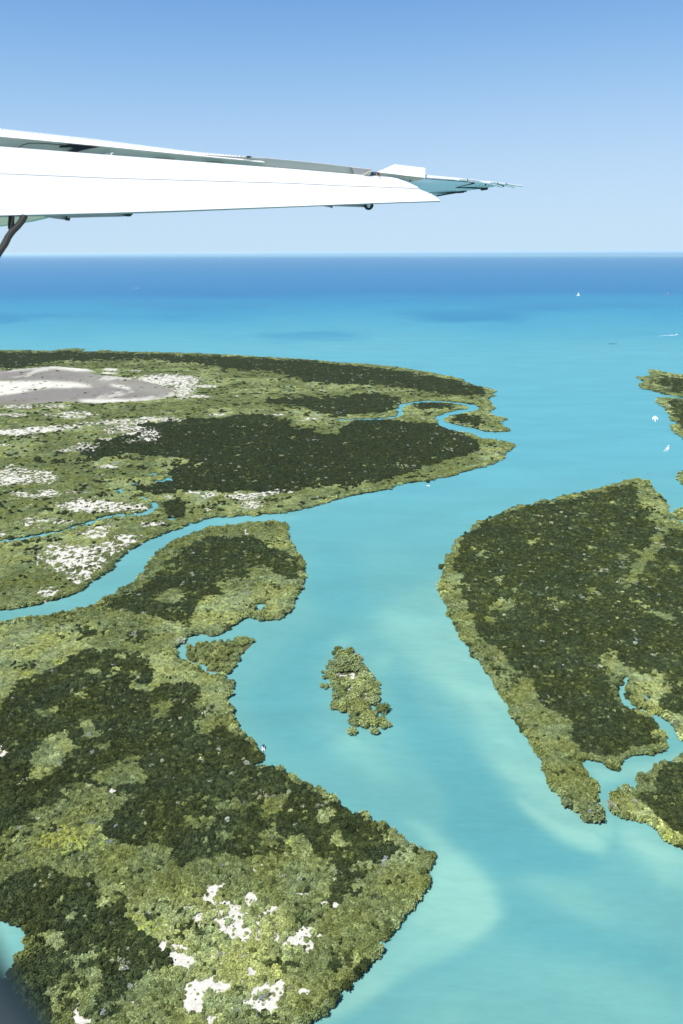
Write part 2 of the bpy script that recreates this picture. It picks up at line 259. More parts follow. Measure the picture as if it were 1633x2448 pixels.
el(t3, [(1310, 465, 22, 45, 1.2), (1300, 530, 40, 20, 1.1), (1390, 435, 18, 12, .9), (1550, 530, 35, 30, .9), (1440, 640, 70, 70, .98), (1380, 590, 50, 40, .85), (1470, 700, 50, 50, .95), (1520, 740, 50, 35, 1.1), (1390, 665, 60, 20, .8), (1250, 660, 40, 20, .75), (1260, 625, 20, 20, .7), (1190, 580, 30, 10, .7), (1100, 720, 14, 18, .9), (1240, 680, 40, 10, .7),
        (1020, 820, 22, 40, 1.1), (1080, 880, 30, 20, 1.0), (1160, 920, 55, 40, 1.1), (1180, 880, 40, 20, .9), (1130, 820, 50, 14, .8), (1165, 775, 22, 10, .8), (1380, 930, 14, 14, .8), (1290, 880, 40, 12, .6),
        (1200, 1100, 55, 70, 1.1), (1180, 1160, 40, 60, 1.0), (1240, 1200, 50, 30, .95), (1300, 1060, 60, 30, 1.0), (1390, 1085, 50, 30, 1.25), (1330, 1030, 40, 20, .8), (1310, 1270, 30, 45, 1.0), (1490, 1045, 40, 18, .75), (1550, 990, 25, 25, .9), (1560, 1160, 25, 25, .8), (500, 1290, 60, 30, .8), (480, 1220, 14, 20, .6), (830, 1180, 14, 10, .6)])
el(tn, [(20, 620, 30, 60, 1.1), (90, 570, 15, 14, .9), (260, 640, 30, 45, .9), (140, 760, 70, 60, .95), (100, 720, 60, 30, .85), (230, 870, 40, 40, 1.05), (160, 820, 50, 40, .9), (150, 890, 20, 30, .8), (330, 700, 40, 25, .8), (380, 720, 50, 25, .75), (330, 800, 40, 30, .75), (400, 740, 25, 30, .7), (420, 890, 14, 50, .72), (450, 815, 30, 14, .7), (300, 880, 20, 40, .75),
        (540, 920, 45, 40, 1.1), (600, 860, 35, 35, 1.15), (650, 885, 50, 14, 1.1), (490, 930, 35, 14, .95), (625, 940, 20, 40, .85), (710, 1000, 16, 20, .75), (500, 900, 20, 30, .7), (320, 450, 25, 20, .8), (295, 500, 12, 30, .55), (570, 620, 40, 16, .6), (750, 690, 60, 12, .7), (10, 1000, 14, 30, .8), (75, 1060, 14, 14, .6),
        (60, 1200, 65, 35, 1.15), (10, 1170, 40, 20, .95), (260, 1110, 50, 25, .8), (180, 1170, 30, 20, .65), (300, 1240, 50, 30, .9), (290, 1310, 40, 35, .95), (360, 1210, 60, 25, .72), (440, 1200, 30, 45, 1.0), (390, 1320, 45, 50, .85), (350, 1360, 50, 14, .9), (240, 1290, 30, 15, .7), (10, 1400, 25, 35, 1.0), (590, 1230, 30, 20, .55), (560, 1200, 25, 20, .55)])
el(t2, [(15, 905, 25, 40, 1.2), (50, 690, 35, 14, .85), (75, 580, 14, 6, .7), (1115, 570, 12, 8, 1.0), (1280, 670, 20, 14, .7), (1310, 800, 20, 8, .6), (700, 1160, 25, 14, .6)])
el(ti, [(560, 700, 110, 24, .85), (690, 740, 45, 40, .9), (440, 715, 50, 18, .7), (900, 1020, 50, 120, .62), (650, 950, 60, 60, .55), (600, 1100, 30, 35, .7), (660, 1270, 50, 18, .7), (940, 1130, 60, 60, .5)])
yellow = []
def ye(tile, lst):
    for x, y, rx, ry in lst:
        (cx, cy), = tile([(x, y)]); (c2, d2), = tile([(x + rx, y + ry)]); yellow.append((cx, cy, c2 - cx, d2 - cy))
ye(t3, [(540, 130, 120, 55), (900, 680, 140, 70), (450, 160, 200, 100)]); ye(t2, [(380, 350, 60, 22), (200, 430, 60, 30), (900, 500, 250, 30)]); ye(t7, [(860, 790, 40, 20)])
ye(tc, [(900, 440, 200, 30), (850, 200, 200, 40), (600, 290, 200, 25)]); ye(tn, [(540, 300, 80, 40), (880, 150, 70, 40)]); ye(t4, [(1380, 360, 90, 16)])

DARK = np.zeros((CH, CW), np.float32)
for p in dark_polys: fill(p, DARK, 1)
for p in light_polys: fill(p, DARK, 0)
DARKB = blur(DARK, 9, 6)
SANDP = np.zeros((CH, CW), np.float32)
for p in sand_polys: fill(p, SANDP, 1)
WHITE = np.zeros((CH, CW), np.float32)
for p in white_polys: fill(p, WHITE, 1)
PURP = np.zeros((CH, CW), np.float32)
for p in purple_polys: fill(p, PURP, 1)
WHITEB = blur(WHITE, 3, 1.5); PURPB = blur(PURP, 8, 3); SANDPB = blur(SANDP, 2, 1.5)
yy, xx = np.mgrid[0:CH, 0:CW].astype(np.float32)
GX = CX0 + (xx + .5) * CS; GY = CY0 + (yy + .5) * CS
SANDE = np.zeros((CH, CW), np.float32)
for cx, cy, rx, ry, s in E:
    x0 = max(0, int((cx - 2 * rx - CX0) / CS)); x1 = min(CW, int((cx + 2 * rx - CX0) / CS) + 1)
    y0 = max(0, int((cy - 2 * ry - CY0) / CS)); y1 = min(CH, int((cy + 2 * ry - CY0) / CS) + 1)
    d = ((GX[y0:y1, x0:x1] - cx) / rx) ** 2 + ((GY[y0:y1, x0:x1] - cy) / ry) ** 2
    SANDE[y0:y1, x0:x1] = np.maximum(SANDE[y0:y1, x0:x1], s * np.clip(1.25 - 0.55 * d, 0, 1))
YEL = np.zeros((CH, CW), np.float32)
for cx, cy, rx, ry in yellow:
    YEL = np.maximum(YEL, np.clip(1.3 - ((GX - cx) / rx) ** 2 - ((GY - cy) / ry) ** 2, 0, 1))
stroke(tr([(1238, 176), (1206, 240), (1210, 310), (1260, 350), (1340, 380), (1440, 425), (1470, 450), (1490, 510), (1530, 575)]), [5, 12, 12, 9, 8, 10, 14, 18, 22], LAND, 0)
ISL = (LAND > 0).astype(np.float32)
ISLB = blur(ISL, 1.6, 1.6, 1)
ISLW = blur(ISL, 40, 22)
ISLM = blur(ISL, 14, 8)

# water: pale silt plumes and deeper channels, both blurred
silt_polys = [
    (1.0, 5, pond),
    (.62, 18, tq([(560, 250), (600, 200), (700, 400), (860, 640), (1010, 900), (1060, 1060), (1180, 1180), (1300, 1200), (1300, 1280), (1180, 1290), (1020, 1220), (880, 1110), (760, 960), (690, 800), (600, 700), (480, 560), (380, 480), (330, 400), (420, 300)])),
    (.95, 14, tq([(640, 660), (760, 700), (860, 780), (900, 900), (960, 960), (860, 960), (760, 880), (690, 780)])),
    (.9, 9, tq([(500, 510), (640, 500), (740, 560), (700, 580), (600, 550), (520, 550)])),
    (1.0, 9, tq([(870, 1060), (980, 1130), (1100, 1190), (1200, 1220), (1270, 1290), (1260, 1330), (1170, 1290), (1070, 1250), (960, 1180), (890, 1110)])),
    (1.0, 7, tq([(1090, 1220), (1190, 1240), (1260, 1300), (1230, 1320), (1140, 1280)])),
    (.8, 16, tq([(1280, 1190), (1400, 1230), (1568, 1330), (1700, 1420), (1700, 1640), (1568, 1540), (1460, 1420), (1340, 1300)])),
    (.75, 20, tq([(170, 860), (260, 900), (340, 960), (440, 1040), (400, 1060), (300, 1030), (200, 950), (140, 890)])),
    (.55, 22, tq([(120, 800), (300, 860), (380, 860), (330, 900), (180, 880)])),
    (.85, 12, tq([(460, 1175), (600, 1240), (700, 1340), (780, 1420), (830, 1520), (840, 1560), (790, 1640), (700, 1720), (560, 1780), (430, 1840), (320, 1900), (160, 1990), (60, 2013), (200, 1880), (340, 1740), (480, 1580), (560, 1420), (560, 1320), (500, 1240)])),
    (1.0, 14, tq([(560, 1600), (700, 1560), (780, 1600), (640, 1720), (480, 1790), (360, 1860), (240, 1940), (300, 1820), (420, 1720)])),
    (.35, 22, tq([(900, 1420), (1100, 1450), (1300, 1600), (1200, 1600), (1000, 1500)])),
    (.35, 18, tq([(560, 1900), (700, 1840), (900, 1880), (1080, 1960), (1000, 2040), (600, 2040)])),
    (.5, 14, tq([(520, 530), (700, 520), (640, 560), (540, 560)])), (.6, 14, tq([(330, 520), (410, 530), (390, 570), (340, 560)])),
    (.7, 12, tq([(170, 470), (210, 460), (225, 500), (180, 500)])),
    (.7, 10, tq([(1150, 970), (1250, 980), (1400, 960), (1500, 930), (1568, 900), (1568, 950), (1380, 1010), (1220, 1060), (1200, 1040)])),
    (.6, 14, D([(450, 1195), (560, 1182), (700, 1160), (820, 1120), (900, 1105), (860, 1130), (740, 1175), (640, 1200), (500, 1215)])),
    (.22, 40, tq([(560, 1800), (1100, 1780), (1568, 1900), (1568, 2200), (300, 2200)])),
    (.35, 30, tq([(0, 700), (140, 760), (260, 900), (60, 860)])),
]
deep_polys = [
    (.8, 16, tq([(400, 560), (450, 640), (480, 760), (620, 840), (720, 920), (840, 1040), (960, 1150), (1060, 1240), (1200, 1320), (1280, 1380), (1100, 1400), (940, 1380), (820, 1420), (700, 1300), (600, 1220), (640, 1120), (560, 1000), (440, 900), (400, 740)])),
    (.6, 22, tq([(800, 1440), (960, 1480), (1200, 1620), (1568, 1740), (1568, 1850), (1200, 1760), (980, 1720), (850, 1640)])),
    (.7, 22, D([(560, 1600), (640, 1500), (740, 1420), (700, 1320), (720, 1240), (800, 1260), (860, 1350), (850, 1420), (760, 1480), (720, 1620), (760, 1720), (700, 1760), (620, 1700)])),
    (.5, 24, D([(600, 1780), (700, 1790), (800, 1830), (880, 1880), (920, 1900), (860, 1860), (760, 1840)])),
    (.5, 24, D([(950, 1130), (1150, 1080), (1400, 1060), (1440, 1000), (1250, 900), (1180, 980), (1200, 1040), (1100, 1100)])),
]
SILT = np.zeros((CH, CW)); DEEP = np.zeros((CH, CW))
for s, b, p in silt_polys: SILT = np.maximum(SILT, s * blur(fill(p), b * 1.4, b * 1.1))
for s, b, p in deep_polys: DEEP = np.maximum(DEEP, s * blur(fill(p), b * 1.4, b * 1.1))

# ---------------------------------------------------------------- material helpers
def mat(name):
    m = bpy.data.materials.new(name); m.use_nodes = True
    return m, m.node_tree, m.node_tree.nodes['Principled BSDF']
def N(nt, t, **kw):
    n = nt.nodes.new(t)
    for k, v in kw.items(): setattr(n, k, v)
    return n
def plain(name, col, rough=.5, noise=0.0, scale=4.0, metal=0.0, spec=.4):
    m, nt, b = mat(name)
    b.inputs['Roughness'].default_value = rough; b.inputs['Metallic'].default_value = metal
    b.inputs['Specular IOR Level'].default_value = spec
    if noise:
        tc_ = N(nt, 'ShaderNodeTexCoord'); nz = N(nt, 'ShaderNodeTexNoise'); nz.inputs['Scale'].default_value = scale; nz.inputs['Detail'].default_value = 6
        nt.links.new(tc_.outputs['Object'], nz.inputs['Vector'])
        mx = N(nt, 'ShaderNodeMix', data_type='RGBA'); mx.inputs['A'].default_value = tuple(c * (1 - noise) for c in col) + (1,)
        mx.inputs['B'].default_value = tuple(min(1, c * (1 + noise)) for c in col) + (1,)
        nt.links.new(nz.outputs['Fac'], mx.inputs['Factor']); nt.links.new(mx.outputs['Result'], b.inputs['Base Color'])
    else: b.inputs['Base Color'].default_value = tuple(col) + (1,)
    return m
def grid_obj(name, V, F, m, attrs=None, parent=None):
    me = bpy.data.meshes.new(name)
    V = np.asarray(V, np.float32); F = np.asarray(F, np.int32)
    me.vertices.add(len(V)); me.vertices.foreach_set('co', V.ravel())
    k = F.shape[1]
    me.loops.add(F.size); me.loops.foreach_set('vertex_index', F.ravel())
    me.polygons.add(len(F)); me.polygons.foreach_set('loop_start', np.arange(0, F.size, k, dtype=np.int32))
    me.update(calc_edges=True)
    for an, (tp, val) in (attrs or {}).items():
        a = me.attributes.new(an, tp, 'POINT')
        a.data.foreach_set('color' if 'COLOR' in tp else 'value', np.ascontiguousarray(val, np.float32).ravel())
    me.materials.append(m)
    o = bpy.data.objects.new(name, me); COL.objects.link(o)
    if parent: o.parent = parent
    return o
def tag(o, label=None, cat=None, group=None, kind=None):
    if label: o['label'] = label
    if cat: o['category'] = cat
    if group: o['group'] = group
    if kind: o['kind'] = kind
    return o

def lerp(a, b, t): t = np.clip(t, 0, 1)[..., None]; return a * (1 - t) + b * t
def ss(a, b, x): t = np.clip((x - a) / (b - a), 0, 1); return t * t * (3 - 2 * t)

# ---------------------------------------------------------------- water sheet, out to the horizon
py_rows = np.concatenate([np.arange(602.2, 640, 1.2), np.arange(640, 1000, 2.4), np.arange(1000, 2460, 3.4), np.arange(2460, 3300, 30)])
_, rr = ground(np.full_like(py_rows, PW / 2), py_rows)
rr = np.concatenate([rr, [60.0, 20.0, 0.5]])[::-1]
ang = np.concatenate([np.linspace(-26.5, 26.5, 520), np.linspace(26.5, 333.5, 64)[1:-1]]) * math.pi / 180
A, R = np.meshgrid(ang, rr)
WX, WY = R * np.sin(A), R * np.cos(A)
nA, nR = len(ang), len(rr)
ppx, ppy, ppd = project(WX, WY)
front = (ppd > 0)
ppx = np.where(front, ppx, -1e5); ppy = np.where(front, ppy, 1e5)
wx_ = ppx + 60 * (fbm(WX, WY, 70, 3, 5) - .5); wy_ = ppy + 44 * (fbm(WX, WY, 90, 9, 5) - .5)
silt = look(SILT, wx_, wy_, 0.3); deep = look(DEEP, wx_, wy_, 0.1)
shore = look(ISLW, ppx, ppy, 0.2); shm = look(ISLM, ppx, ppy, 0.0)
c_mid = np.array([.086, .234, .232]); c_silt = np.array([.152, .312, .268]); c_deep = np.array([.058, .203, .222])
c_far = np.array([.074, .243, .285]); c_offs = np.array([.014, .172, .276]); c_blue = np.array([.001, .102, .240]); c_navy = np.array([.000, .090, .228])
n1 = fbm(WX, WY * .6, 140, 21); n2 = fbm(WX + WY * .5, WY - WX * .3, 35, 5)
n3 = fbm(WX * .55 + WY * .85, (WY * .55 - WX * .85) * .28, 26, 88, 5)
sv = np.clip(silt * (.72 + .35 * n1 + .25 * ss(.35, .7, n3)) + .60 * shore ** 2 * (n1 + .5) + .75 * (n3 - .5) * (silt + .22), 0, 1)
C = lerp(np.broadcast_to(c_mid, WX.shape + (3,)), c_silt, sv)
C = lerp(C, c_deep, np.clip(deep * (.7 + .6 * n1), 0, 1) * (1 - sv * .6))
C = lerp(C, c_deep * .85, (n1 - .5) * .9)
# offshore: bands of ever bluer water, each with a wandering streaky edge
wob = (fbm(ppx, ppy * 14, 500, 31) - .5)
fy = ppy + 26 * wob * np.clip((ppy - 620) / 120, 0, 1)
fy2 = ppy + 60 * (fbm(ppx, ppy * 9, 420, 37) - .5) * np.clip((ppy - 640) / 200, 0, 1)
C = lerp(C, c_far, 1 - ss(1000, 1500, fy2))
C = lerp(C, np.array([.068, .245, .292]), (1 - ss(900, 1180, fy2)) * .7)
C = lerp(C, c_offs, (1 - ss(710, 850, fy2 + 30 * (ppx > 800) * 0)))
edge = 708 - 6 * np.clip((ppx - 300) / 900, -1, 1) + 0
C = lerp(C, c_blue, (1 - ss(640, 775, ppy + 40 * wob)) * .8)
C = lerp(C, c_blue, .55 * (1 - ss(edge - 14, edge + 8 + 26 * fbm(ppx, ppy * 20, 300, 77), ppy + 16 * wob)))
C = lerp(C, c_navy, (ss(655, 700, fy) * (1 - ss(698, 712, fy))) * .35)
C = lerp(C, c_offs * np.array([.9, .8, .9]), np.clip(ss(.52, .75, fbm(ppx, ppy * 11, 380, 41)) * ss(715, 730, ppy) * (1 - ss(760, 850, ppy)) * .9, 0, 1))
C = lerp(C, np.array([.006, .105, .220]), (1 - ss(628, 660, ppy)) * .8)
# pale line of haze just under the horizon, put into the water colour
C = lerp(C, np.array([.10, .24, .29]), np.exp(-((ppy - 611) / 3.6) ** 2) * .75)
wmat, nt, b = mat('lagoon_water')
ca = N(nt, 'ShaderNodeAttribute', attribute_name='water_col')
geo = N(nt, 'ShaderNodeNewGeometry')
mp = N(nt, 'ShaderNodeMapping'); mp.inputs['Scale'].default_value = (.35, 1.0, 1.0); mp.inputs['Rotation'].default_value = (0, 0, .25)
nt.links.new(geo.outputs['Position'], mp.inputs['Vector'])
z1 = N(nt, 'ShaderNodeTexNoise'); z1.inputs['Scale'].default_value = .22; z1.inputs['Detail'].default_value = 5; z1.inputs['Roughness'].default_value = .6
z2 = N(nt, 'ShaderNodeTexNoise'); z2.inputs['Scale'].default_value = .018; z2.inputs['Detail'].default_value = 6; z2.inputs['Distortion'].default_value = .6
nt.links.new(mp.outputs[0], z1.inputs['Vector']); nt.links.new(mp.outputs[0], z2.inputs['Vector'])
mr = N(nt, 'ShaderNodeMapRange'); mr.inputs['From Min'].default_value = .3; mr.inputs['From Max'].default_value = .7
mr.inputs['To Min'].default_value = .96; mr.inputs['To Max'].default_value = 1.04; nt.links.new(z1.outputs['Fac'], mr.inputs['Value'])
mr2 = N(nt, 'ShaderNodeMapRange'); mr2.inputs['From Min'].default_value = .3; mr2.inputs['From Max'].default_value = .7
mr2.inputs['To Min'].default_value = .94; mr2.inputs['To Max'].default_value = 1.06; nt.links.new(z2.outputs['Fac'], mr2.inputs['Value'])
mu = N(nt, 'ShaderNodeMath', operation='MULTIPLY'); nt.links.new(mr.outputs[0], mu.inputs[0]); nt.links.new(mr2.outputs[0], mu.inputs[1])
vs = N(nt, 'ShaderNodeVectorMath', operation='SCALE'); nt.links.new(ca.outputs['Color'], vs.inputs[0]); nt.links.new(mu.outputs[0], vs.inputs['Scale'])
nt.links.new(vs.outputs[0], b.inputs['Base Color'])
b.inputs['Roughness'].default_value = .32; b.inputs['IOR'].default_value = 1.33; b.inputs['Specular IOR Level'].default_value = .16
bp = N(nt, 'ShaderNodeBump'); bp.inputs['Strength'].default_value = .5; bp.inputs['Distance'].default_value = .5
nt.links.new(z1.outputs['Fac'], bp.inputs['Height']); nt.links.new(bp.outputs[0], b.inputs['Normal'])
b.inputs['Specular IOR Level'].default_value = 0.0; b.inputs['IOR'].default_value = 1.0
gl = N(nt, 'ShaderNodeBsdfGlossy'); gl.inputs['Roughness'].default_value = .28; nt.links.new(bp.outputs[0], gl.inputs['Normal'])
fr_ = N(nt, 'ShaderNodeFresnel'); fr_.inputs['IOR'].default_value = 1.33
fm_ = N(nt, 'ShaderNodeMath', operation='MULTIPLY'); fm_.inputs[1].default_value = .30; nt.links.new(fr_.outputs[0], fm_.inputs[0])
ms = N(nt, 'ShaderNodeMixShader'); nt.links.new(fm_.outputs[0], ms.inputs[0]); nt.links.new(b.outputs[0], ms.inputs[1]); nt.links.new(gl.outputs[0], ms.inputs[2])
nt.links.new(ms.outputs[0], nt.nodes['Material Output'].inputs['Surface'])
V = np.stack([WX, WY, np.zeros_like(WX)], -1).reshape(-1, 3)
ii, jj = np.meshgrid(np.arange(nR - 1), np.arange(nA), indexing='ij')
jn = (jj + 1) % nA
F = np.stack([ii * nA + jj, (ii + 1) * nA + jj, (ii + 1) * nA + jn, ii * nA + jn], -1).reshape(-1, 4)
CC = np.concatenate([C, np.ones(C.shape[:2] + (1,))], -1)
water = grid_obj('water', V, F[:, ::-1], wmat, {'water_col': ('FLOAT_COLOR', CC.reshape(-1, 4))})
tag(water, 'turquoise lagoon and tidal channels running out to the blue sea', kind='structure')

# ---------------------------------------------------------------- the low land, one sheet rising out of the water
def sand_amount(px, py, x, y, fs):
    n = fbm(x, y, fs, 51, 3) * .6 + fbm(x, y, fs * .38, 57, 2) * .4
    e = look(SANDE, px, py)
    s = np.where(e > 0, e * .60 + (n - .46) * 2.9, -1)
    return e, s
py_l = np.concatenate([np.arange(818, 1150, 1.0), np.arange(1150, 2460, 2.2), np.arange(2460, 3000, 12)])
_, rl = ground(np.full_like(py_l, PW / 2), py_l)
rl = rl[::-1]
al = np.linspace(-36, 36, 1050) * math.pi / 180
A, R = np.meshgrid(al, rl)
LX, LY = R * np.sin(A), R * np.cos(A)
lpx, lpy, lpd = project(LX, LY, 0.3)
m = look(ISLB, lpx, lpy)
H = np.clip((m - .5) * 4.0, -1.6, 1)
H = np.minimum(H, .45 + .25 * fbm(LX, LY, 20, 3)) 
H = np.where(m < .02, -1.6, H)
wj = 5 * (fbm(LX, LY, 6, 90) - .5)
e, s_ = sand_amount(lpx + wj, lpy + wj * .6, LX, LY, 4.2)
fl = look(SANDPB, lpx, lpy)
wh = look(WHITEB, lpx + 10 * (fbm(LX, LY, 40, 4) - .5), lpy + 3 * (fbm(LX, LY, 40, 8) - .5)); pu = look(PURPB, lpx, lpy)
dk = look(DARKB, lpx, lpy)
c_sand = np.array([.42, .412, .365]); c_mud = np.array([.026, .030, .014]); c_scrub = np.array([.058, .066, .027]); c_flat = np.array([.175, .168, .145]); c_purp = np.array([.150, .138, .128]); c_tan = np.array([.118, .116, .076])
G = lerp(np.broadcast_to(c_scrub, LX.shape + (3,)), c_mud, dk)
G = lerp(G, c_scrub * np.array([1.3, 1.2, 1.2]), ss(.45, .7, fbm(LX, LY, 45, 15)) * (1 - dk) * .6)
G = lerp(G, c_sand, ss(.38, .50, s_))
ff = lerp(np.broadcast_to(c_flat, LX.shape + (3,)), c_purp, pu)
ff = lerp(ff, c_tan, ss(.5, .7, fbm(LX, LY * .5, 120, 66)) * .8)
ff = lerp(ff, c_sand * 1.05, np.clip(wh * .95 * (.45 + 1.1 * fbm(LX, LY * .6, 30, 71)), 0, 1))
ff = lerp(ff, c_sand, ss(.60, .72, fbm(LX, LY * .4, 60, 87)) * .6)
G = lerp(G, ff, ss(.35, .6, fl))
G = lerp(G, np.array([.13, .135, .10]), (1 - ss(.5, .75, m)) * .8)
G = G * (0.86 + .28 * fbm(LX, LY, 3.0, 5, 3))[..., None]
keepv = m > .02
nA2, nR2 = len(al), len(rl)
ii, jj = np.meshgrid(np.arange(nR2 - 1), np.arange(nA2 - 1), indexing='ij')
F = np.stack([ii * nA2 + jj, ii * nA2 + jj + 1, (ii + 1) * nA2 + jj + 1, (ii + 1) * nA2 + jj], -1).reshape(-1, 4)
kf = keepv.ravel()[F].any(1); F = F[kf]
used = np.zeros(nA2 * nR2, bool); used[F.ravel()] = True; remap = np.cumsum(used) - 1
V = np.stack([LX, LY, H], -1).reshape(-1, 3)[used]; F = remap[F]
GC = np.concatenate([np.clip(G, 0, 1), np.ones(G.shape[:2] + (1,))], -1).reshape(-1, 4)[used]
gmat, nt, b = mat('tidal_flat_ground')
ca = N(nt, 'ShaderNodeAttribute', attribute_name='ground_col')
geo = N(nt, 'ShaderNodeNewGeometry')
z1 = N(nt, 'ShaderNodeTexNoise'); z1.inputs['Scale'].default_value = .9; z1.inputs['Detail'].default_value = 6
nt.links.new(geo.outputs['Position'], z1.inputs['Vector'])
mr = N(nt, 'ShaderNodeMapRange'); mr.inputs['From Min'].default_value = .3; mr.inputs['From Max'].default_value = .7
mr.inputs['To Min'].default_value = .8; mr.inputs['To Max'].default_value = 1.2; nt.links.new(z1.outputs['Fac'], mr.inputs['Value'])
vs = N(nt, 'ShaderNodeVectorMath', operation='SCALE'); nt.links.new(ca.outputs['Color'], vs.inputs[0]); nt.links.new(mr.outputs[0], vs.inputs['Scale'])
nt.links.new(vs.outputs[0], b.inputs['Base Color']); b.inputs['Roughness'].default_value = .95; b.inputs['Specular IOR Level'].default_value = .15
bp = N(nt, 'ShaderNodeBump'); bp.inputs['Strength'].default_value = .4; bp.inputs['Distance'].default_value = .2
nt.links.new(z1.outputs['Fac'], bp.inputs['Height']); nt.links.new(bp.outputs[0], b.inputs['Normal'])
groundo = grid_obj('ground', V, F, gmat, {'ground_col': ('FLOAT_COLOR', GC)})
tag(groundo, 'low tidal land of mud, olive scrub floor, white sand and a grey salt flat', kind='structure')

# ---------------------------------------------------------------- foliage
def crown_mesh(name, r, h, n, leaf, seed, m, lobes=5, inner=.78):
    """a mangrove crown: a few overlapping domes of leaf clumps over a dark inner mass"""
    rs = np.random.default_rng(seed)
    L = [(0, 0, h * .45, r * .72, h * .55)]
    for k in range(lobes):
        a = 2 * math.pi * (k + rs.random() * .6) / lobes; q = r * rs.uniform(.38, .6)
        L.append((math.cos(a) * q, math.sin(a) * q, h * rs.uniform(.32, .5), r * rs.uniform(.36, .52), h * rs.uniform(.32, .5)))
    V, F, K = [], [], []
    for (cx, cy, cz, a, c) in L:      # inner mass
        base = len(V); nu, nv = 7, 3
        for j in range(nv):
            th = (j / (nv - .0)) * math.pi * .55 + .35
            for i in range(nu):
                ph = 2 * math.pi * (i + .5 * j) / nu; q = inner * rs.uniform(.85, 1.05)
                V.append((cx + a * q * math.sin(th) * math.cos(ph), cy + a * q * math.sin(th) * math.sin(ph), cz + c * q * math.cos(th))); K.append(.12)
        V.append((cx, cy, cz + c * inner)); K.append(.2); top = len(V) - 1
        for i in range(nu): F.append((top, base + i, base + (i + 1) % nu, base + (i + 1) % nu))
        for j in range(nv - 1):
            for i in range(nu): F.append((base + j * nu + i, base + (j + 1) * nu + i, base + (j + 1) * nu + (i + 1) % nu, base + j * nu + (i + 1) % nu))
    for k in range(n):
        cx, cy, cz, a, c = L[rs.integers(len(L))]
        z = rs.uniform(-.25, 1); ph = rs.uniform(0, 2 * math.pi); s = math.sqrt(max(0, 1 - z * z))
        q = rs.uniform(.78, 1.22)
        p = np.array([cx + a * q * s * math.cos(ph), cy + a * q * s * math.sin(ph), cz + c * q * z])
        nrm = np.array([s * math.cos(ph), s * math.sin(ph), z]) + rs.normal(0, .34, 3) + np.array([0, 0, .8]); nrm /= np.linalg.norm(nrm)
        t = np.cross(nrm, rs.normal(0, 1, 3)); t /= np.linalg.norm(t); bt = np.cross(nrm, t)
        sz = leaf * rs.uniform(.6, 1.3); base = len(V); bend = nrm * sz * -.25
        for (u, v, w_) in ((-1, 0, 1), (0, -.75, 0), (1, 0, 1), (0, .75, 0)):
            V.append(tuple(p + t * u * sz * .5 + bt * v * sz * .5 + bend * w_)); K.append(0)
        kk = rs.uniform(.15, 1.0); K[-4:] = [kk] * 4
        F.append((base, base + 1, base + 2, base + 3))
    me = bpy.data.meshes.new(name)
    me.from_pydata([tuple(map(float, v)) for v in V], [], [tuple(dict.fromkeys(f)) for f in F]); me.update()
    at_ = me.attributes.new('leafk', 'FLOAT', 'POINT'); at_.data.foreach_set('value', np.array(K, np.float32))
    me.materials.append(m)
    return me

fmat, nt, b = mat('mangrove_leaves')
ta = N(nt, 'ShaderNodeAttribute', attribute_name='tint'); ta.attribute_type = 'INSTANCER'
va = N(nt, 'ShaderNodeAttribute', attribute_name='vary'); va.attribute_type = 'INSTANCER'
ka = N(nt, 'ShaderNodeAttribute', attribute_name='leafk')
cr = N(nt, 'ShaderNodeValToRGB'); e_ = cr.color_ramp.elements
e_[0].position = 0.0; e_[0].color = (.022, .030, .009, 1)
e_[1].position = 1.0; e_[1].color = (.20, .205, .19, 1)
for p_, c_ in ((.18, (.038, .053, .018, 1)), (.36, (.108, .132, .038, 1)), (.52, (.212, .248, .096, 1)), (.66, (.300, .338, .135, 1)), (.78, (.29, .32, .06, 1)), (.88, (.30, .32, .19, 1))):
    q = e_.new(p_); q.color = c_
nt.links.new(ta.outputs['Fac'], cr.inputs['Fac'])
m1 = N(nt, 'ShaderNodeMapRange'); m1.inputs['To Min'].default_value = .72; m1.inputs['To Max'].default_value = 1.30
nt.links.new(va.outputs['Fac'], m1.inputs['Value'])
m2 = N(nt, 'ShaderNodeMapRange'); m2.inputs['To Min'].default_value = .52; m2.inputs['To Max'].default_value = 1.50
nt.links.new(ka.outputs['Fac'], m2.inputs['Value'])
mu = N(nt, 'ShaderNodeMath', operation='MULTIPLY'); nt.links.new(m1.outputs[0], mu.inputs[0]); nt.links.new(m2.outputs[0], mu.inputs[1])
vs = N(nt, 'ShaderNodeVectorMath', operation='SCALE'); nt.links.new(cr.outputs['Color'], vs.inputs[0]); nt.links.new(mu.outputs[0], vs.inputs['Scale'])
fg = N(nt, 'ShaderNodeNewGeometry'); fn = N(nt, 'ShaderNodeTexNoise'); fn.inputs['Scale'].default_value = .035; fn.inputs['Detail'].default_value = 5
nt.links.new(fg.outputs['Position'], fn.inputs['Vector'])
fr = N(nt, 'ShaderNodeValToRGB'); fr.color_ramp.elements[0].position = .38; fr.color_ramp.elements[0].color = (.92, 1.0, 1.2, 1); fr.color_ramp.elements[1].position = .62; fr.color_ramp.elements[1].color = (1.04, 1.02, .88, 1)
nt.links.new(fn.outputs['Fac'], fr.inputs['Fac'])
fm = N(nt, 'ShaderNodeVectorMath', operation='MULTIPLY'); nt.links.new(vs.outputs[0], fm.inputs[0]); nt.links.new(fr.outputs['Color'], fm.inputs[1])
nt.links.new(fm.outputs[0], b.inputs['Base Color']); b.inputs['Roughness'].default_value = .7; b.inputs['Specular IOR Level'].default_value = .12

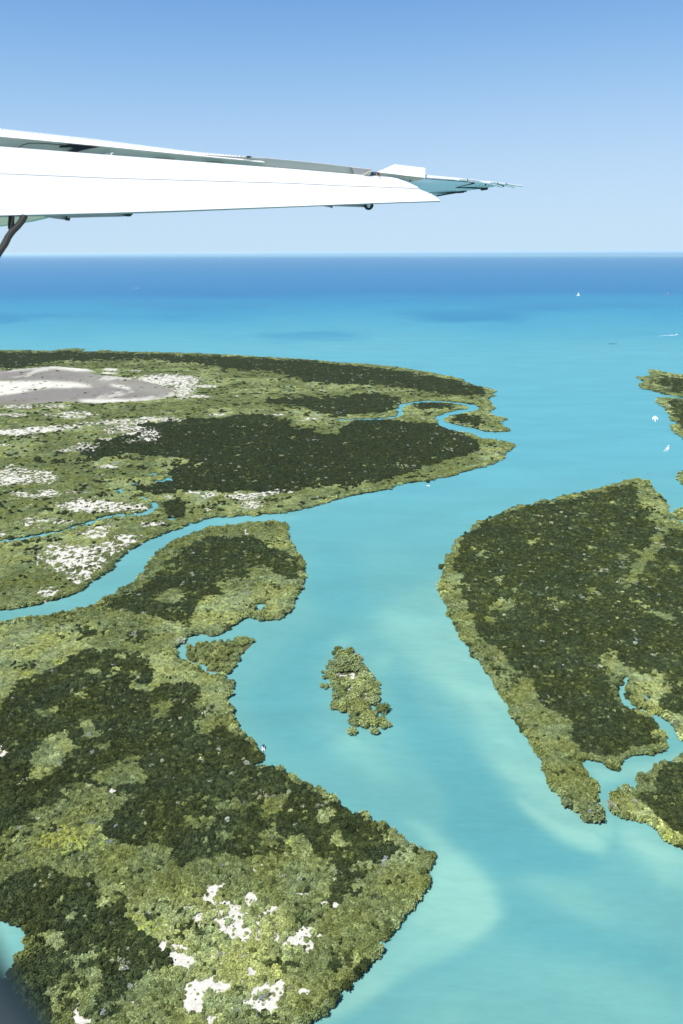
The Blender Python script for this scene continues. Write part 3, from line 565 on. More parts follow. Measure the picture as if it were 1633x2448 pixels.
protos = bpy.data.collections.new('crown_prototypes')
def proto(i, *a, **k):
    o = bpy.data.objects.new('p%02d' % i, crown_mesh('crown_mesh_%02d' % i, *a, **k)); protos.objects.link(o); return o
for i in range(6): proto(i, 1.0, 1.0, 120, .46, 100 + i, fmat, lobes=6, inner=.7)            # broad pale crowns
for i in range(6): proto(6 + i, 1.0, 1.0, 95, .50, 200 + i, fmat, lobes=5, inner=.7)        # tight dark crowns
for i in range(4): proto(12 + i, 1.0, .8, 70, .46, 300 + i, fmat, lobes=4)         # low scrub seen far off

def forest_points():
    out = []
    for (r0, r1, sp) in ((235, 560, 1.75), (560, 900, 2.2), (900, 1500, 3.1), (1500, 3300, 4.8)):
        hx = r1 * .62
        xs = np.arange(-hx, hx, sp); ys = np.arange(r0 * .75, r1, sp)
        X, Y = np.meshgrid(xs, ys); X = X + rng.uniform(-.5, .5, X.shape) * sp; Y = Y + rng.uniform(-.5, .5, X.shape) * sp
        X = X.ravel(); Y = Y.ravel(); r = np.hypot(X, Y)
        k = (r >= r0) & (r < r1); X = X[k]; Y = Y[k]
        px, py, _ = project(X, Y, 0.3)
        k = (px > -260) & (px < 1893) & (py < 2720) & (py > 810)
        X = X[k]; Y = Y[k]; px = px[k]; py = py[k]
        m = look(ISLB, px, py); k = (m > .5) | ((m > .2) & (rng.random(len(m)) < .22) & (np.hypot(X, Y) < 1200))
        out.append(np.stack([X[k], Y[k], px[k], py[k], np.full(k.sum(), sp), m[k]], 1))
    return np.concatenate(out)
P = forest_points()
X, Y, px, py, sp, m = P.T
lid = lookn(LAND, px, py)
near = ss(1300, 700, np.hypot(X, Y))
wj = 7 * (fbm(X, Y, 5, 90) - .5)
e, s_ = sand_amount(px + 5 * (fbm(X, Y, 6, 90) - .5), py + 3 * (fbm(X, Y, 6, 90) - .5), X, Y, 4.2)
nfine = fbm(X, Y, 11, 201, 3); nmid = fbm(X, Y, 38, 207, 3); nclump = fbm(X, Y, 5, 221, 2)
dk = look(DARKB, px + 26 * (fbm(X, Y, 16, 61, 5) - .5), py + 18 * (fbm(X, Y, 16, 63, 5) - .5))
shoreness = 1 - ss(.55, .98, look(ISLM, px, py))
lightpatch = ss(.66, .76, nfine * .6 + nmid * .4 + .10 * ss(.9, .3, dk) + .03)
dk = dk + (fbm(X, Y, 6.5, 771, 3) - .5) * np.where(lid == 1, .5, .95) + (rng.random(len(X)) - .5) * .16
darkv = (dk > .5) & ~(rng.random(len(X)) < lightpatch * .95)
darkpatch = (dk <= .5) & ((rng.random(len(X)) < ss(.60, .68, fbm(X, Y, 7.5, 331, 3)) * np.where(lid == 1, .06, .08 + .42 * shoreness)) | (rng.random(len(X)) < ss(.63, .72, fbm(X, Y, 17, 301, 3)) * np.where(lid == 1, .22, .35 + .3 * shoreness)))
isdark = darkv | darkpatch
flat = look(SANDPB, px, py)
insand = s_ > .43
drop = insand & (rng.random(len(X)) < .78)
drop |= (flat > .4) & (rng.random(len(X)) < .985)
farscrub = (lid == 1) & ~isdark & (shoreness < .25)
drop |= farscrub & (rng.random(len(X)) < .12)
isle = (lid == 4)
drop |= isle | (lid == 3)
keep = ~drop
(X, Y, px, py, sp, m, lid, isdark, shoreness, nmid, nfine, nclump, farscrub, e, insand) = [a[keep] for a in (X, Y, px, py, sp, m, lid, isdark, shoreness, nmid, nfine, nclump, farscrub, e, insand)]
n = len(X); rnd = rng.random(n)
yel = look(YEL, px, py)
pale = ss(.45, .68, fbm(X, Y, 60, 411, 3))
tint = np.where(isdark, .08 + .18 * rnd + .10 * (nmid - .5), .44 + .16 * rnd + .20 * (pale - .45))
tint = np.where(isdark & (lid == 1), tint * .55, tint)
tint = np.where(isdark & (rng.random(n) < np.where(lid == 1, .012, .05)), .28 + .2 * rnd, tint)
tint = np.where(~isdark & (rng.random(n) < .05 + .10 * shoreness), .34 + .1 * rnd, tint)
tint = np.where(~isdark & (rng.random(n) < yel * .6), .70 + .08 * rnd, tint)
tint = np.where(~isdark & (shoreness > .3) & (rng.random(n) < .45), .42 + .12 * rnd, tint)
tint = np.where(farscrub & ~isdark, .38 + .13 * rnd + .16 * (pale - .4), tint)
grey = (fbm(X, Y, 22, 501, 3) > .78) & (rng.random(n) < .25) | (rng.random(n) < .006)
tint = np.where(grey, .86 + .14 * rnd, tint)
vary = np.clip(.5 + (rng.random(n) - .5) * .8 + (nclump - .5) * .8 + (nmid - .5) * .5, 0, 1)
rad = sp * np.where(isdark, .95, .92) * (0.58 + .85 * rng.random(n) ** 1.5) * (1 + .35 * shoreness)
hgt = np.where(isdark, 1.75 + 1.0 * nmid, 1.3 + 1.1 * nclump + 1.5 * shoreness + .9 * nmid)
hgt = hgt * (.80 + .40 * rng.random(n))
hgt = np.where(farscrub, hgt * .62, hgt)
hgt = np.where(isdark & (sp > 3), hgt * 1.5, hgt)
hgt = np.where(e > .35, hgt * .7, hgt)
hgt = np.where(~isdark & (shoreness < .3), hgt * .8, hgt)
rad = np.where(e > .35, rad * .8, rad)
rad = np.where(insand, rad * .52, rad); hgt = np.where(insand, hgt * .55, hgt)
bigc = (~isdark) & ~insand & (rng.random(n) < .03 + .12 * shoreness); rad = np.where(bigc, rad * 1.45, rad); hgt = np.where(bigc, hgt * 1.25, hgt)
variant = np.where(sp > 3.0, 12 + rng.integers(0, 4, n), np.where(isdark, 6 + rng.integers(0, 6, n), rng.integers(0, 6, n)))
lift = np.maximum(0, hgt - rad * 1.5) * .55
print('forest points', n, [int((sp == s).sum()) for s in (1.75, 2.2, 3.1, 4.8)])

gnt = bpy.data.node_groups.new('instance_crowns', 'GeometryNodeTree')
gnt.interface.new_socket('Geometry', in_out='INPUT', socket_type='NodeSocketGeometry')
gnt.interface.new_socket('Geometry', in_out='OUTPUT', socket_type='NodeSocketGeometry')
gi = gnt.nodes.new('NodeGroupInput'); go = gnt.nodes.new('NodeGroupOutput')
ci = gnt.nodes.new('GeometryNodeCollectionInfo'); ci.inputs['Collection'].default_value = protos
ci.inputs['Separate Children'].default_value = True; ci.inputs['Reset Children'].default_value = True
ip = gnt.nodes.new('GeometryNodeInstanceOnPoints'); ip.inputs['Pick Instance'].default_value = True
def na(nm, tp):
    q = gnt.nodes.new('GeometryNodeInputNamedAttribute'); q.data_type = tp; q.inputs['Name'].default_value = nm; return q
ai = na('pick', 'INT'); asz = na('size', 'FLOAT_VECTOR'); ar = na('turn', 'FLOAT_VECTOR')
gnt.links.new(gi.outputs[0], ip.inputs['Points']); gnt.links.new(ci.outputs[0], ip.inputs['Instance'])
gnt.links.new(ai.outputs['Attribute'], ip.inputs['Instance Index']); gnt.links.new(asz.outputs['Attribute'], ip.inputs['Scale'])
gnt.links.new(ar.outputs['Attribute'], ip.inputs['Rotation'])
gnt.links.new(ip.outputs[0], go.inputs[0])
def scatter(name, k, label, cat='mangrove forest'):
    nn = int(k.sum())
    me = bpy.data.meshes.new(name); me.vertices.add(nn)
    z = .35 + lift[k] * 0
    me.vertices.foreach_set('co', np.stack([X[k], Y[k], z], 1).astype(np.float32).ravel())
    for an, tp, val in (('tint', 'FLOAT', tint[k]), ('vary', 'FLOAT', vary[k])):
        a = me.attributes.new(an, tp, 'POINT'); a.data.foreach_set('value', val.astype(np.float32))
    a = me.attributes.new('pick', 'INT', 'POINT'); a.data.foreach_set('value', variant[k].astype(np.int32))
    a = me.attributes.new('size', 'FLOAT_VECTOR', 'POINT'); a.data.foreach_set('vector', np.stack([rad[k], rad[k], hgt[k]], 1).astype(np.float32).ravel())
    a = me.attributes.new('turn', 'FLOAT_VECTOR', 'POINT'); a.data.foreach_set('vector', np.stack([rng.uniform(-.12, .12, nn), rng.uniform(-.12, .12, nn), rng.uniform(0, 6.28, nn)], 1).astype(np.float32).ravel())
    me.materials.append(fmat)
    o = bpy.data.objects.new(name, me); COL.objects.link(o)
    md = o.modifiers.new('crowns', 'NODES'); md.node_group = gnt
    return tag(o, label, cat, kind='stuff')

# the trees that show largest are single things: the ~215 nearest shore trees of the lower left bank
barkm = plain('mangrove_bark', (.16, .13, .10), .9, .3, 3.0, spec=.1)
def trunk_mesh(name, seed):
    rs = random.Random(seed); bm = bmesh.new()
    def limb(a, b, ra, rb, n=5):
        a = Vector(a); b = Vector(b); d = (b - a).normalized(); u = d.orthogonal().normalized(); v = d.cross(u)
        r0 = [bm.verts.new(a + (u * math.cos(t) + v * math.sin(t)) * ra) for t in [6.283 * i / n for i in range(n)]]
        r1 = [bm.verts.new(b + (u * math.cos(t) + v * math.sin(t)) * rb) for t in [6.283 * i / n for i in range(n)]]
        for i in range(n): bm.faces.new((r0[i], r0[(i + 1) % n], r1[(i + 1) % n], r1[i]))
        bm.faces.new(r1)
    limb((0, 0, -.12), (.03, .02, .34), .085, .055)
    for k in range(4):
        t = k * 1.57 + rs.random(); limb((.03, .02, .30), (.45 * math.cos(t), .45 * math.sin(t), .62), .045, .02)
    for k in range(5):
        t = k * 1.256 + rs.random(); limb((.02, .01, .14), (.26 * math.cos(t), .26 * math.sin(t), -.12), .03, .02, 4)
    me = bpy.data.meshes.new(name); bm.to_mesh(me); bm.free(); me.materials.append(barkm); return me
tree_crowns = [crown_mesh('tree_crown_%d' % i, 1.0, 1.0, 230, .30, 700 + i, fmat, lobes=7, inner=.72) for i in range(6)]
tree_trunks = [trunk_mesh('tree_trunk_%d' % i, i) for i in range(3)]
def tree(x, y, r, h, tn_, vr, label, group, seed, z=.1, cat='tree', name='mangrove_tree'):
    rs = random.Random(seed)
    e = bpy.data.objects.new(name, None); COL.objects.link(e); e.location = (x, y, z); e.rotation_euler = (0, 0, rs.random() * 6.28)
    e.empty_display_size = .5
    tag(e, label, cat, group)
    c = bpy.data.objects.new('crown', tree_crowns[rs.randrange(6)]); COL.objects.link(c); c.parent = e; c.scale = (r, r, h)
    c['tint'] = float(tn_); c['vary'] = float(vr)
    t = bpy.data.objects.new('trunk', tree_trunks[rs.randrange(3)]); COL.objects.link(t); t.parent = e; t.scale = (r * .9, r * .9, h)
    return e
shore_cand = (lid == 2) & (shoreness > .28) & (py > 1880) & (py < 2470) & (px > 560)
idx = np.where(shore_cand)[0]
idx = idx[np.argsort(np.hypot(X[idx], Y[idx]))]
chosen = []
for i in idx:
    if len(chosen) >= 205: break
    if all((X[i] - X[j]) ** 2 + (Y[i] - Y[j]) ** 2 > 2.6 ** 2 for j in chosen): chosen.append(i)
kill = np.zeros(n, bool)
for q, i in enumerate(chosen):
    r = 2.0 + 1.3 * rng.random(); h = 3.6 + 1.6 * rng.random()
    d = isdark[i]
    kill |= (X - X[i]) ** 2 + (Y - Y[i]) ** 2 < (r * .62) ** 2
    wh_ = 'the upper edge of the near left point' if py[i] < 2030 else ('the tip of the near left point' if px[i] > 980 else ('the lower right shore under the near left point' if py[i] < 2230 else 'the shore near the bottom edge by the sand patches'))
    lk = 'dark green' if d else ('pale dry' if tint[i] > .7 else ('yellowish olive' if tint[i] > .5 else 'olive green'))
    lb, gp = '%s mangrove tree on %s' % (lk, wh_), '%s mangroves on %s' % (lk, wh_)
    tree(X[i], Y[i], r, h, min(tint[i], .9), vary[i], lb, gp, q)
live = ~kill
scatter('mangrove_forest', live & (lid == 2) & isdark, 'dark green mangrove forest covering the near left land')
scatter('mangrove_forest', live & (lid == 2) & ~isdark, 'light olive mangrove scrub among white sand on the near left land')
scatter('mangrove_forest', live & ((lid == 1) | (lid >= 10)) & isdark, 'dark green mangrove forest on the far left headland')
scatter('scrub', live & ((lid == 1) | (lid >= 10)) & ~isdark, 'low olive scrub on the far left headland around the salt flat', 'scrub')
scatter('mangrove_forest', live & (lid == 5) & isdark, 'dense dark mangrove forest on the big right bank')
scatter('mangrove_forest', live & (lid == 5) & ~isdark, 'light olive mangrove fringe along the edge of the big right bank')
scatter('mangrove_forest', live & (lid == 6), 'mixed green mangroves on the point at the lower right edge')
scatter('mangrove_forest', live & (lid >= 7) & (lid <= 9), 'mangroves on the far right shore beside the two speeding boats')

# the sandbar island in mid channel: bush by bush
isl = [(430, 250, 70), (360, 320, 45), (500, 330, 95), (650, 270, 70), (600, 330, 60), (780, 390, 75), (840, 420, 40), (420, 400, 70), (560, 420, 110), (690, 440, 120), (800, 500, 80), (460, 500, 110), (340, 520, 80),
       (285, 470, 38), (255, 570, 48), (330, 620, 95), (450, 620, 90), (590, 580, 110), (720, 590, 90), (830, 580, 100), (920, 640, 90), (890, 720, 95), (990, 740, 85), (310, 700, 80), (240, 670, 45), (160, 655, 32), (190, 750, 42), (250, 745, 30),
       (150, 900, 46), (230, 905, 46), (210, 945, 28), (350, 790, 75), (360, 880, 80), (400, 930, 85), (480, 840, 90), (600, 800, 70), (560, 900, 80), (500, 960, 90), (620, 880, 60), (700, 850, 80), (800, 800, 80), (830, 880, 90), (930, 850, 70), (1040, 820, 70), (1130, 860, 60), (1080, 930, 95),
       (740, 930, 70), (850, 970, 70), (980, 950, 80), (1120, 1010, 75), (1040, 1060, 85), (1130, 1120, 65), (1070, 1180, 90), (960, 1180, 70), (400, 1070, 85), (500, 1060, 90), (580, 1100, 60), (700, 1020, 80), (780, 1060, 70), (680, 1130, 95), (790, 1180, 90), (880, 1240, 90),
       (390, 1220, 90), (500, 1220, 110), (520, 1320, 80), (590, 1270, 70), (420, 1290, 60), (340, 1300, 45), (690, 1210, 70), (760, 1300, 80), (700, 1390, 95), (640, 1340, 45), (840, 1330, 85), (960, 1300, 70), (930, 1400, 85), (1040, 1420, 95), (1100, 1370, 50), (880, 1450, 50),
       (1220, 1310, 118), (1275, 1400, 26), (1240, 1455, 32), (700, 1540, 85), (790, 1530, 90), (740, 1590, 60), (900, 1560, 110), (1010, 1510, 90), (1090, 1560, 95), (920, 1620, 60), (1180, 1540, 75), (1240, 1520, 60), (1270, 1590, 75), (1340, 1600, 55), (1250, 1640, 50), (685, 1715, 88), (1085, 1710, 85)]
own = {(430, 250): 'dark bush at the top tip of the mid channel island', (160, 655): 'upper of the two small bushes in the water left of the island',
       (190, 750): 'lower small bush close to the left side of the island', (150, 900): 'leftmost little bush standing in water west of the island', (230, 905): 'little bush between the leftmost bush and the island',
       (1220, 1310): 'large round dark bush in the water right of the island foot', (1275, 1400): 'tiny bush under the large round dark bush by the island', (1240, 1455): 'small bush between two large ones at the island foot',
       (685, 1715): 'lone round bush in the water below the island, the left one', (1085, 1710): 'lone round bush in the water below the island, the right one',
       (1340, 1600): 'pointed bush at the far right end of the island foot', (780, 390): 'pale grey leafless looking bush at the upper right of the island'}
for q, (a, b_, r_) in enumerate(isl):
    (u, v), = ti([(a, b_ + r_ * .35)])
    x_, y_ = ground(u, v); (u2, _), = ti([(a + r_, b_)]); dist = math.sqrt(float(x_) ** 2 + float(y_) ** 2 + CAMZ ** 2)
    rw = (u2 - u) / FP * dist
    tn_ = .40 + .14 * random.random()
    if (a, b_) in ((780, 390),): tn_ = .93
    if (a, b_) in ((430, 250), (360, 320), (1220, 1310)): tn_ = .33
    if 650 < b_ < 1180 and 550 < a < 1000: tn_ = .55 + .12 * random.random()
    zone = ('head of the mid channel island' if b_ < 450 else 'left flank of the mid channel island' if a < 480 and b_ < 1350 else 'right flank of the mid channel island' if a > 980 and b_ < 1350
            else 'row at the foot of the mid channel island' if b_ > 1440 else 'thicket above the sand of the mid channel island' if b_ < 700 else 'pale middle of the mid channel island' if b_ < 1180 else 'lower middle of the mid channel island')
    lb = own.get((a, b_), 'olive mangrove bush in the ' + zone)
    tree(float(x_), float(y_), rw * 1.12, rw * 1.2 + .8, tn_, random.uniform(.3, .8), lb, None if (a, b_) in own else 'bushes in the ' + zone, 900 + q, z=.12, cat='bush', name='mangrove_bush')
# the small islet beside the near left bank
pi_ = 0
import itertools
poly = np.zeros((CH, CW), np.float32); fill(islet, poly, 1); polyb = blur(poly, 3, 2)
cand = []
for _ in range(4000):
    u = rng.uniform(430, 620); v = rng.uniform(1515, 1625)
    if look(polyb, np.array([u]), np.array([v]))[0] > .55:
        x_, y_ = ground(u, v); x_, y_ = float(x_), float(y_)
        if all((x_ - c[0]) ** 2 + (y_ - c[1]) ** 2 > 2.9 ** 2 for c in cand): cand.append((x_, y_))
    if len(cand) >= 95: break
for q, (x_, y_) in enumerate(cand):
    pu_, pv_, _ = project(np.array(x_), np.array(y_), .3)
    zn = 'at the left end of the islet in the left cove' if pu_ < 490 else ('at the right tip of the islet in the left cove' if pu_ > 570 else ('on the upper side of the islet in the left cove' if pv_ < 1565 else 'on the lower side of the islet in the left cove'))
    tree(x_, y_, 2.1 + random.random() * .9, 3.4 + random.random() * 1.2, .38 + .2 * random.random(), random.uniform(.25, .9), 'olive mangrove bush ' + zn, 'bushes ' + zn, 1500 + q, z=.12, cat='bush', name='mangrove_bush')
# stray bushes standing off the shores
for q, (u, v, r_, lb) in enumerate([(813 + .523 * 685, 1150 + .523 * 170, 5, 'small dark bush in the water off the upper edge of the right bank'), (813 + .523 * 572, 1150 + .523 * 242, 5, 'small dark bush at the upper left corner of the right bank'),
        (813 + .523 * 465, 1150 + .523 * 400, 10, 'dark bush jutting left from the right bank'),
        (813 + .523 * 92, 820 + .523 * 692, 5, 'dark bush at the lower edge of the far left headland'), (813 + .523 * 400, 820 + .523 * 637, 6, 'small dark bush off the middle of the headland shore')]):
    x_, y_ = ground(u, v); dist = math.sqrt(float(x_) ** 2 + float(y_) ** 2 + CAMZ ** 2); rw = r_ / FP * dist
    tree(float(x_), float(y_), rw, rw * 1.1 + .5, .2, .5, lb, None, 2500 + q, z=0, cat='bush', name='mangrove_bush')

# ---------------------------------------------------------------- mesh builder for hard things
def mesh_obj(name, bm, m, parent=None, smooth=False):
    bmesh.ops.recalc_face_normals(bm, faces=bm.faces)
    me = bpy.data.meshes.new(name); bm.to_mesh(me); bm.free(); me.materials.append(m)
    if smooth:
        for p in me.polygons: p.use_smooth = True
    o = bpy.data.objects.new(name, me); COL.objects.link(o)
    if parent: o.parent = parent
    return o
def prism(bm, front, back):
    """closed solid between two matching rings of points"""
    a = [bm.verts.new(p) for p in front]; b_ = [bm.verts.new(p) for p in back]; k = len(a)
    bm.faces.new(a); bm.faces.new(b_[::-1])
    for i in range(k): bm.faces.new((a[i], b_[i], b_[(i + 1) % k], a[(i + 1) % k]))
def box(bm, c, s, rz=0.0):
    r = bmesh.ops.create_cube(bm, size=1.0, matrix=Matrix.Translation(c) @ Matrix.Rotation(rz, 4, 'Z') @ Matrix.Diagonal((s[0], s[1], s[2], 1)))
    return r['verts']
def tube(bm, pts, rads, n=8, cap=True, flat=1.0):
    pts = [Vector(p) for p in pts]; rings = []
    for i, p in enumerate(pts):
        d = (pts[min(i + 1, len(pts) - 1)] - pts[max(i - 1, 0)]).normalized()
        u = d.cross(Vector((0, 0, 1)));  u = u.normalized() if u.length > 1e-3 else Vector((1, 0, 0)); v = d.cross(u)
        r = rads[i] if isinstance(rads, (list, tuple)) else rads
        rings.append([bm.verts.new(p + (u * math.cos(t) + v * math.sin(t) * flat) * r) for t in [2 * math.pi * k / n for k in range(n)]])
    for a, b_ in zip(rings, rings[1:]):
        for k in range(n): bm.faces.new((a[k], a[(k + 1) % n], b_[(k + 1) % n], b_[k]))
    if cap: bm.faces.new(rings[0][::-1]); bm.faces.new(rings[-1])
white_paint = plain('white_aircraft_paint', (.80, .80, .79), .28, .015, 3.0)
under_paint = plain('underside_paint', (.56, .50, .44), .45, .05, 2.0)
seam_m = plain('seam_sealant', (.30, .25, .18), .8, .3, 8)
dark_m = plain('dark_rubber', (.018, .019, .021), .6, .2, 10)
strut_m = plain('weathered_black_strap', (.028, .028, .027), .8, .35, 14, spec=.2)
cream_m = plain('cream_primer', (.62, .57, .44), .6, .08, 6)
metal_m = plain('bare_metal', (.45, .46, .47), .35, .1, 9, metal=.8)
fair_m = plain('fairing_and_edge_shade', (.50, .41, .43), .45, .1, 6)

# ---------------------------------------------------------------- aircraft wing above the camera
wing = bpy.data.objects.new('aircraft_wing', None); COL.objects.link(wing); wing.location = at(0, 420, 5.0)
tag(wing, 'white high aircraft wing with a lowered flap reaching in from the left', 'aircraft wing')
bpy.context.view_layer.update()
WINV = Matrix.Translation(-wing.location)
def base(x): return 1.0 / (1 / 5.0 + (1 / 9.6 - 1 / 5.0) * (x / 1245.0))       # depth along the span
def W(x, y, k=1.0, off=0.0): return WINV @ (at(x, y, base(x) * k) + Vector((0, off, 0)))
def interp(pts, x):
    xs = [p[0] for p in pts]; ys = [p[1] for p in pts]; return float(np.interp(x, xs, ys))
w1 = lambda p: T(0, 280, .4464, p); w2 = lambda p: T(600, 350, .4464, p); w3 = lambda p: T(860, 380, .2551, p)
skin_top = [(-900, 222)] + w1([(0, 65), (500, 120), (1000, 185), (1300, 212), (1420, 240)])
skin_bot = [(-900, 225)] + w1([(0, 105), (500, 152), (1000, 203), (1420, 242)])
cove_top = [(-900, 225)] + w1([(0, 105), (500, 152), (1000, 203), (1345, 213), (1568, 233)]) + w2([(350, 88), (560, 114), (655, 127)])
flap_top = [(-900, 318)] + w1([(0, 157), (550, 200), (1568, 278)]) + w2([(300, 128), (620, 155), (740, 164), (800, 172), (850, 190), (900, 215), (985, 265), (1020, 290)])
seam = [(-900, 390)] + w1([(0, 303), (550, 326), (1568, 355)]) + w2([(300, 205), (640, 216), (900, 226)])
flap_bot = [(-900, 534)] + w1([(0, 526), (700, 509), (1568, 477)]) + w2([(400, 313), (800, 298), (1020, 291)])
xs_f = [-900, -450, 0, 100, 250, 400, 550, 700, 820, 890, 930]
K_TOP, K_BOT = .996, .950
def kflap(x, y):
    a, b_ = interp(flap_top, x), interp(flap_bot, x)
    t = 0 if abs(b_ - a) < 2 else (y - a) / (b_ - a)
    return K_TOP + (K_BOT - K_TOP) * min(1, max(0, t))
def strip(name, top, bot, xs, kf, thick, m, parent=wing, kb=None):
    """a long panel with a real back, quad by quad along the span"""
    bm = bmesh.new()
    def col(x):
        a, b_ = interp(top, x), interp(bot, x)
        f = [W(x, a, kf(x, a)), W(x, b_, kf(x, b_))]
        return [bm.verts.new(f[0]), bm.verts.new(f[1]), bm.verts.new(f[1] + Vector(thick)), bm.verts.new(f[0] + Vector(thick))]
    cols = [col(x) for x in xs]
    for a, b_ in zip(cols, cols[1:]):
        for i in range(4): bm.faces.new((a[i], a[(i + 1) % 4], b_[(i + 1) % 4], b_[i]))
    bm.faces.new(cols[0]); bm.faces.new(cols[-1][::-1])
    return mesh_obj(name, bm, m, parent)
sm1 = [(x, y - .7) for x, y in seam]; sm2 = [(x, y + .7) for x, y in seam]
xs_full = xs_f + [950, 975, 1000]
xs_up = [x for x in xs_full if interp(flap_top, x) < interp(seam, x) - 1.5]
strip('flap_upper_panel', flap_top, sm1, xs_up, kflap, (0, .04, -.004), white_paint)
# lower panel carries the swept tip
low_top = [(x, max(interp(sm2, x), interp(flap_top, x))) for x in xs_full + [1030, 1055]]
o = strip('flap_lower_panel', low_top, flap_bot, xs_full + [1030, 1052], kflap, (0, .05, -.001), white_paint)
strip('flap_seam', [(x, y - 1.3) for x, y in seam], [(x, y + 1.3) for x, y in seam], xs_f, lambda x, y: kflap(x, y) * 1.0025, (0, .03, 0), seam_m)
strip('flap_trailing_edge', [(x, y - .5) for x, y in flap_bot], [(x, y + (3.4 if x < 600 else 2.0)) for x, y in flap_bot], xs_full + [1052], lambda x, y: kflap(x, 9999) * 1.004, (0, .05, .0), fair_m)  # grey of this thin edge paints in the shade under the flap
xs_s = [-900, -450, 0, 80, 160, 240, 320, 400, 480, 560, 600, 632]
strip('wing_upper_skin', skin_top, skin_bot, xs_s, lambda x, y: .997 + (.012 if y < interp(skin_bot, x) - 2 else 0), (0, .03, -.004), white_paint)
cv = [-900, -450, 0, 100, 250, 400, 550, 640, 700, 780, 850, 885]
cb = [(x, y + 4) for x, y in flap_top]
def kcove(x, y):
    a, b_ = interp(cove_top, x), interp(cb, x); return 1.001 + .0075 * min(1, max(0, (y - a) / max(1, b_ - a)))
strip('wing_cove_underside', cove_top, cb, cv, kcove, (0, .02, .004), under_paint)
# the bulk of the wing behind the skin edge, reaching forward
bm = bmesh.new()
xs_w = [-900, 0, 300, 600, 880]
cols = []
for x in xs_w:
    t_, b_ = interp(skin_top, x) if x < 580 else interp(cove_top, x), interp(cb, x)
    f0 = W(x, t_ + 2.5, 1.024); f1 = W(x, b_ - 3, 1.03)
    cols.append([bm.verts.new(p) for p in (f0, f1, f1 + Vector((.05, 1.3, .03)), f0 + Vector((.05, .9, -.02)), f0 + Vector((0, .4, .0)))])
for a, b_ in zip(cols, cols[1:]):
    for i in range(5): bm.faces.new((a[i], a[(i + 1) % 5], b_[(i + 1) % 5], b_[i]))
bm.faces.new(cols[0]); bm.faces.new(cols[-1][::-1])
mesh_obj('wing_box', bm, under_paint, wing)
# rivets along the upper skin edge: one joined row each
bm = bmesh.new()
for x in np.arange(-20, 575, 7.5):
    y = interp(skin_top, x) + .2
    bmesh.ops.create_icosphere(bm, subdivisions=1, radius=.0062 * base(x) / 5, matrix=Matrix.Translation(W(x, y, 1.006)))
o = mesh_obj('rivet_row', bm, white_paint, wing, True); o['kind'] = 'stuff'
# sealant line under the skin
strip('skin_edge_sealant', [(x, y - .6) for x, y in skin_bot], [(x, y + .6) for x, y in skin_bot], xs_s[:-1], lambda x, y: .9962, (0, .004, 0), seam_m)
# dark scoop shadow piece in the cove, cable, access plates
def plate(name, pts, tile, k, m, thick=(0, .012, .004)):
    bm = bmesh.new(); f = [W(x, y, k(x, y) if callable(k) else k) for x, y in tile(pts)]
    prism(bm, f, [p + Vector(thick) for p in f]); return mesh_obj(name, bm, m, wing)
wz = lambda p: T(0, 300, .2232, p)
plate('cove_shadow_piece', [(630, 225), (760, 200), (1060, 232), (960, 250), (870, 268), (820, 288), (715, 276), (790, 250), (760, 232), (640, 240)], wz, .999, dark_m)  # dark sheet standing for the shade inside the cove
bm = bmesh.new(); tube(bm, [W(x, y, .9975) for x, y in wz([(200, 235), (250, 205), (320, 190), (420, 190), (520, 196), (640, 208), (760, 222)])], .0028, 6)
mesh_obj('control_cable', bm, dark_m, wing)
plate('access_plate', [(830, 218), (935, 224), (930, 228), (838, 223)], w1, .999, seam_m)
plate('access_plate', [(1100, 241), (1130, 237), (1200, 241), (1195, 246)], w1, .999, seam_m)
plate('hinge_bracket', [(560, 197), (572, 190), (588, 190), (592, 205), (566, 203)], w1, .9985, cream_m)
bm = bmesh.new(); tube(bm, [W(x, y, .998) for x, y in w1([(595, 206), (597, 196), (601, 192), (606, 194)])], .006, 6); mesh_obj('hinge_bolt', bm, white_paint, wing)
plate('hinge_bracket', [(1296, 214), (1316, 209), (1326, 215), (1308, 221)], w1, .9985, cream_m)
plate('hinge_pin', [(1318, 213), (1326, 209), (1350, 213), (1336, 218), (1322, 217)], w1, .9985, dark_m)
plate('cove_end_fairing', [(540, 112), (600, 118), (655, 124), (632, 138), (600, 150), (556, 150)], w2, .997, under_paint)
plate('cove_liner', [(600, 152), (640, 130), (650, 130), (636, 156)], w2, .994, cream_m)
# hinge box and aileron end rib
plate('hinge_box', [(78, 122), (160, 122), (185, 128), (188, 158), (78, 156)], w3, .999, metal_m)
for k_, (x0, x1) in enumerate(((82, 112), (118, 130), (165, 186))):
    plate('hinge_slot', [(x0, 128), (x1, 128), (x1, 152), (x0, 152)], w3, .995, dark_m)
bm = bmesh.new(); bmesh.ops.create_icosphere(bm, subdivisions=1, radius=.011, matrix=Matrix.Translation(W(*w3([(182, 145)])[0], .992))); mesh_obj('hinge_bolt', bm, plain('brick_red_paint', (.25, .06, .03), .6), wing)
plate('aileron_end_rib', [(155, 125), (290, 138), (430, 156), (612, 172), (600, 186), (540, 200), (440, 224), (380, 200), (300, 175), (200, 162), (160, 158)], w3, .9985, cream_m, (0, .05, 0))
plate('rib_bolt', [(472, 196), (482, 196), (482, 206), (472, 206)], w3, .9975, dark_m)
plate('aileron_balance_plate', [(158, 124), (325, 50), (614, 84), (614, 176), (430, 156), (290, 138)], w3, lambda x, y: .990 + (424 - y) * .0006, white_paint, (0, .03, 0))
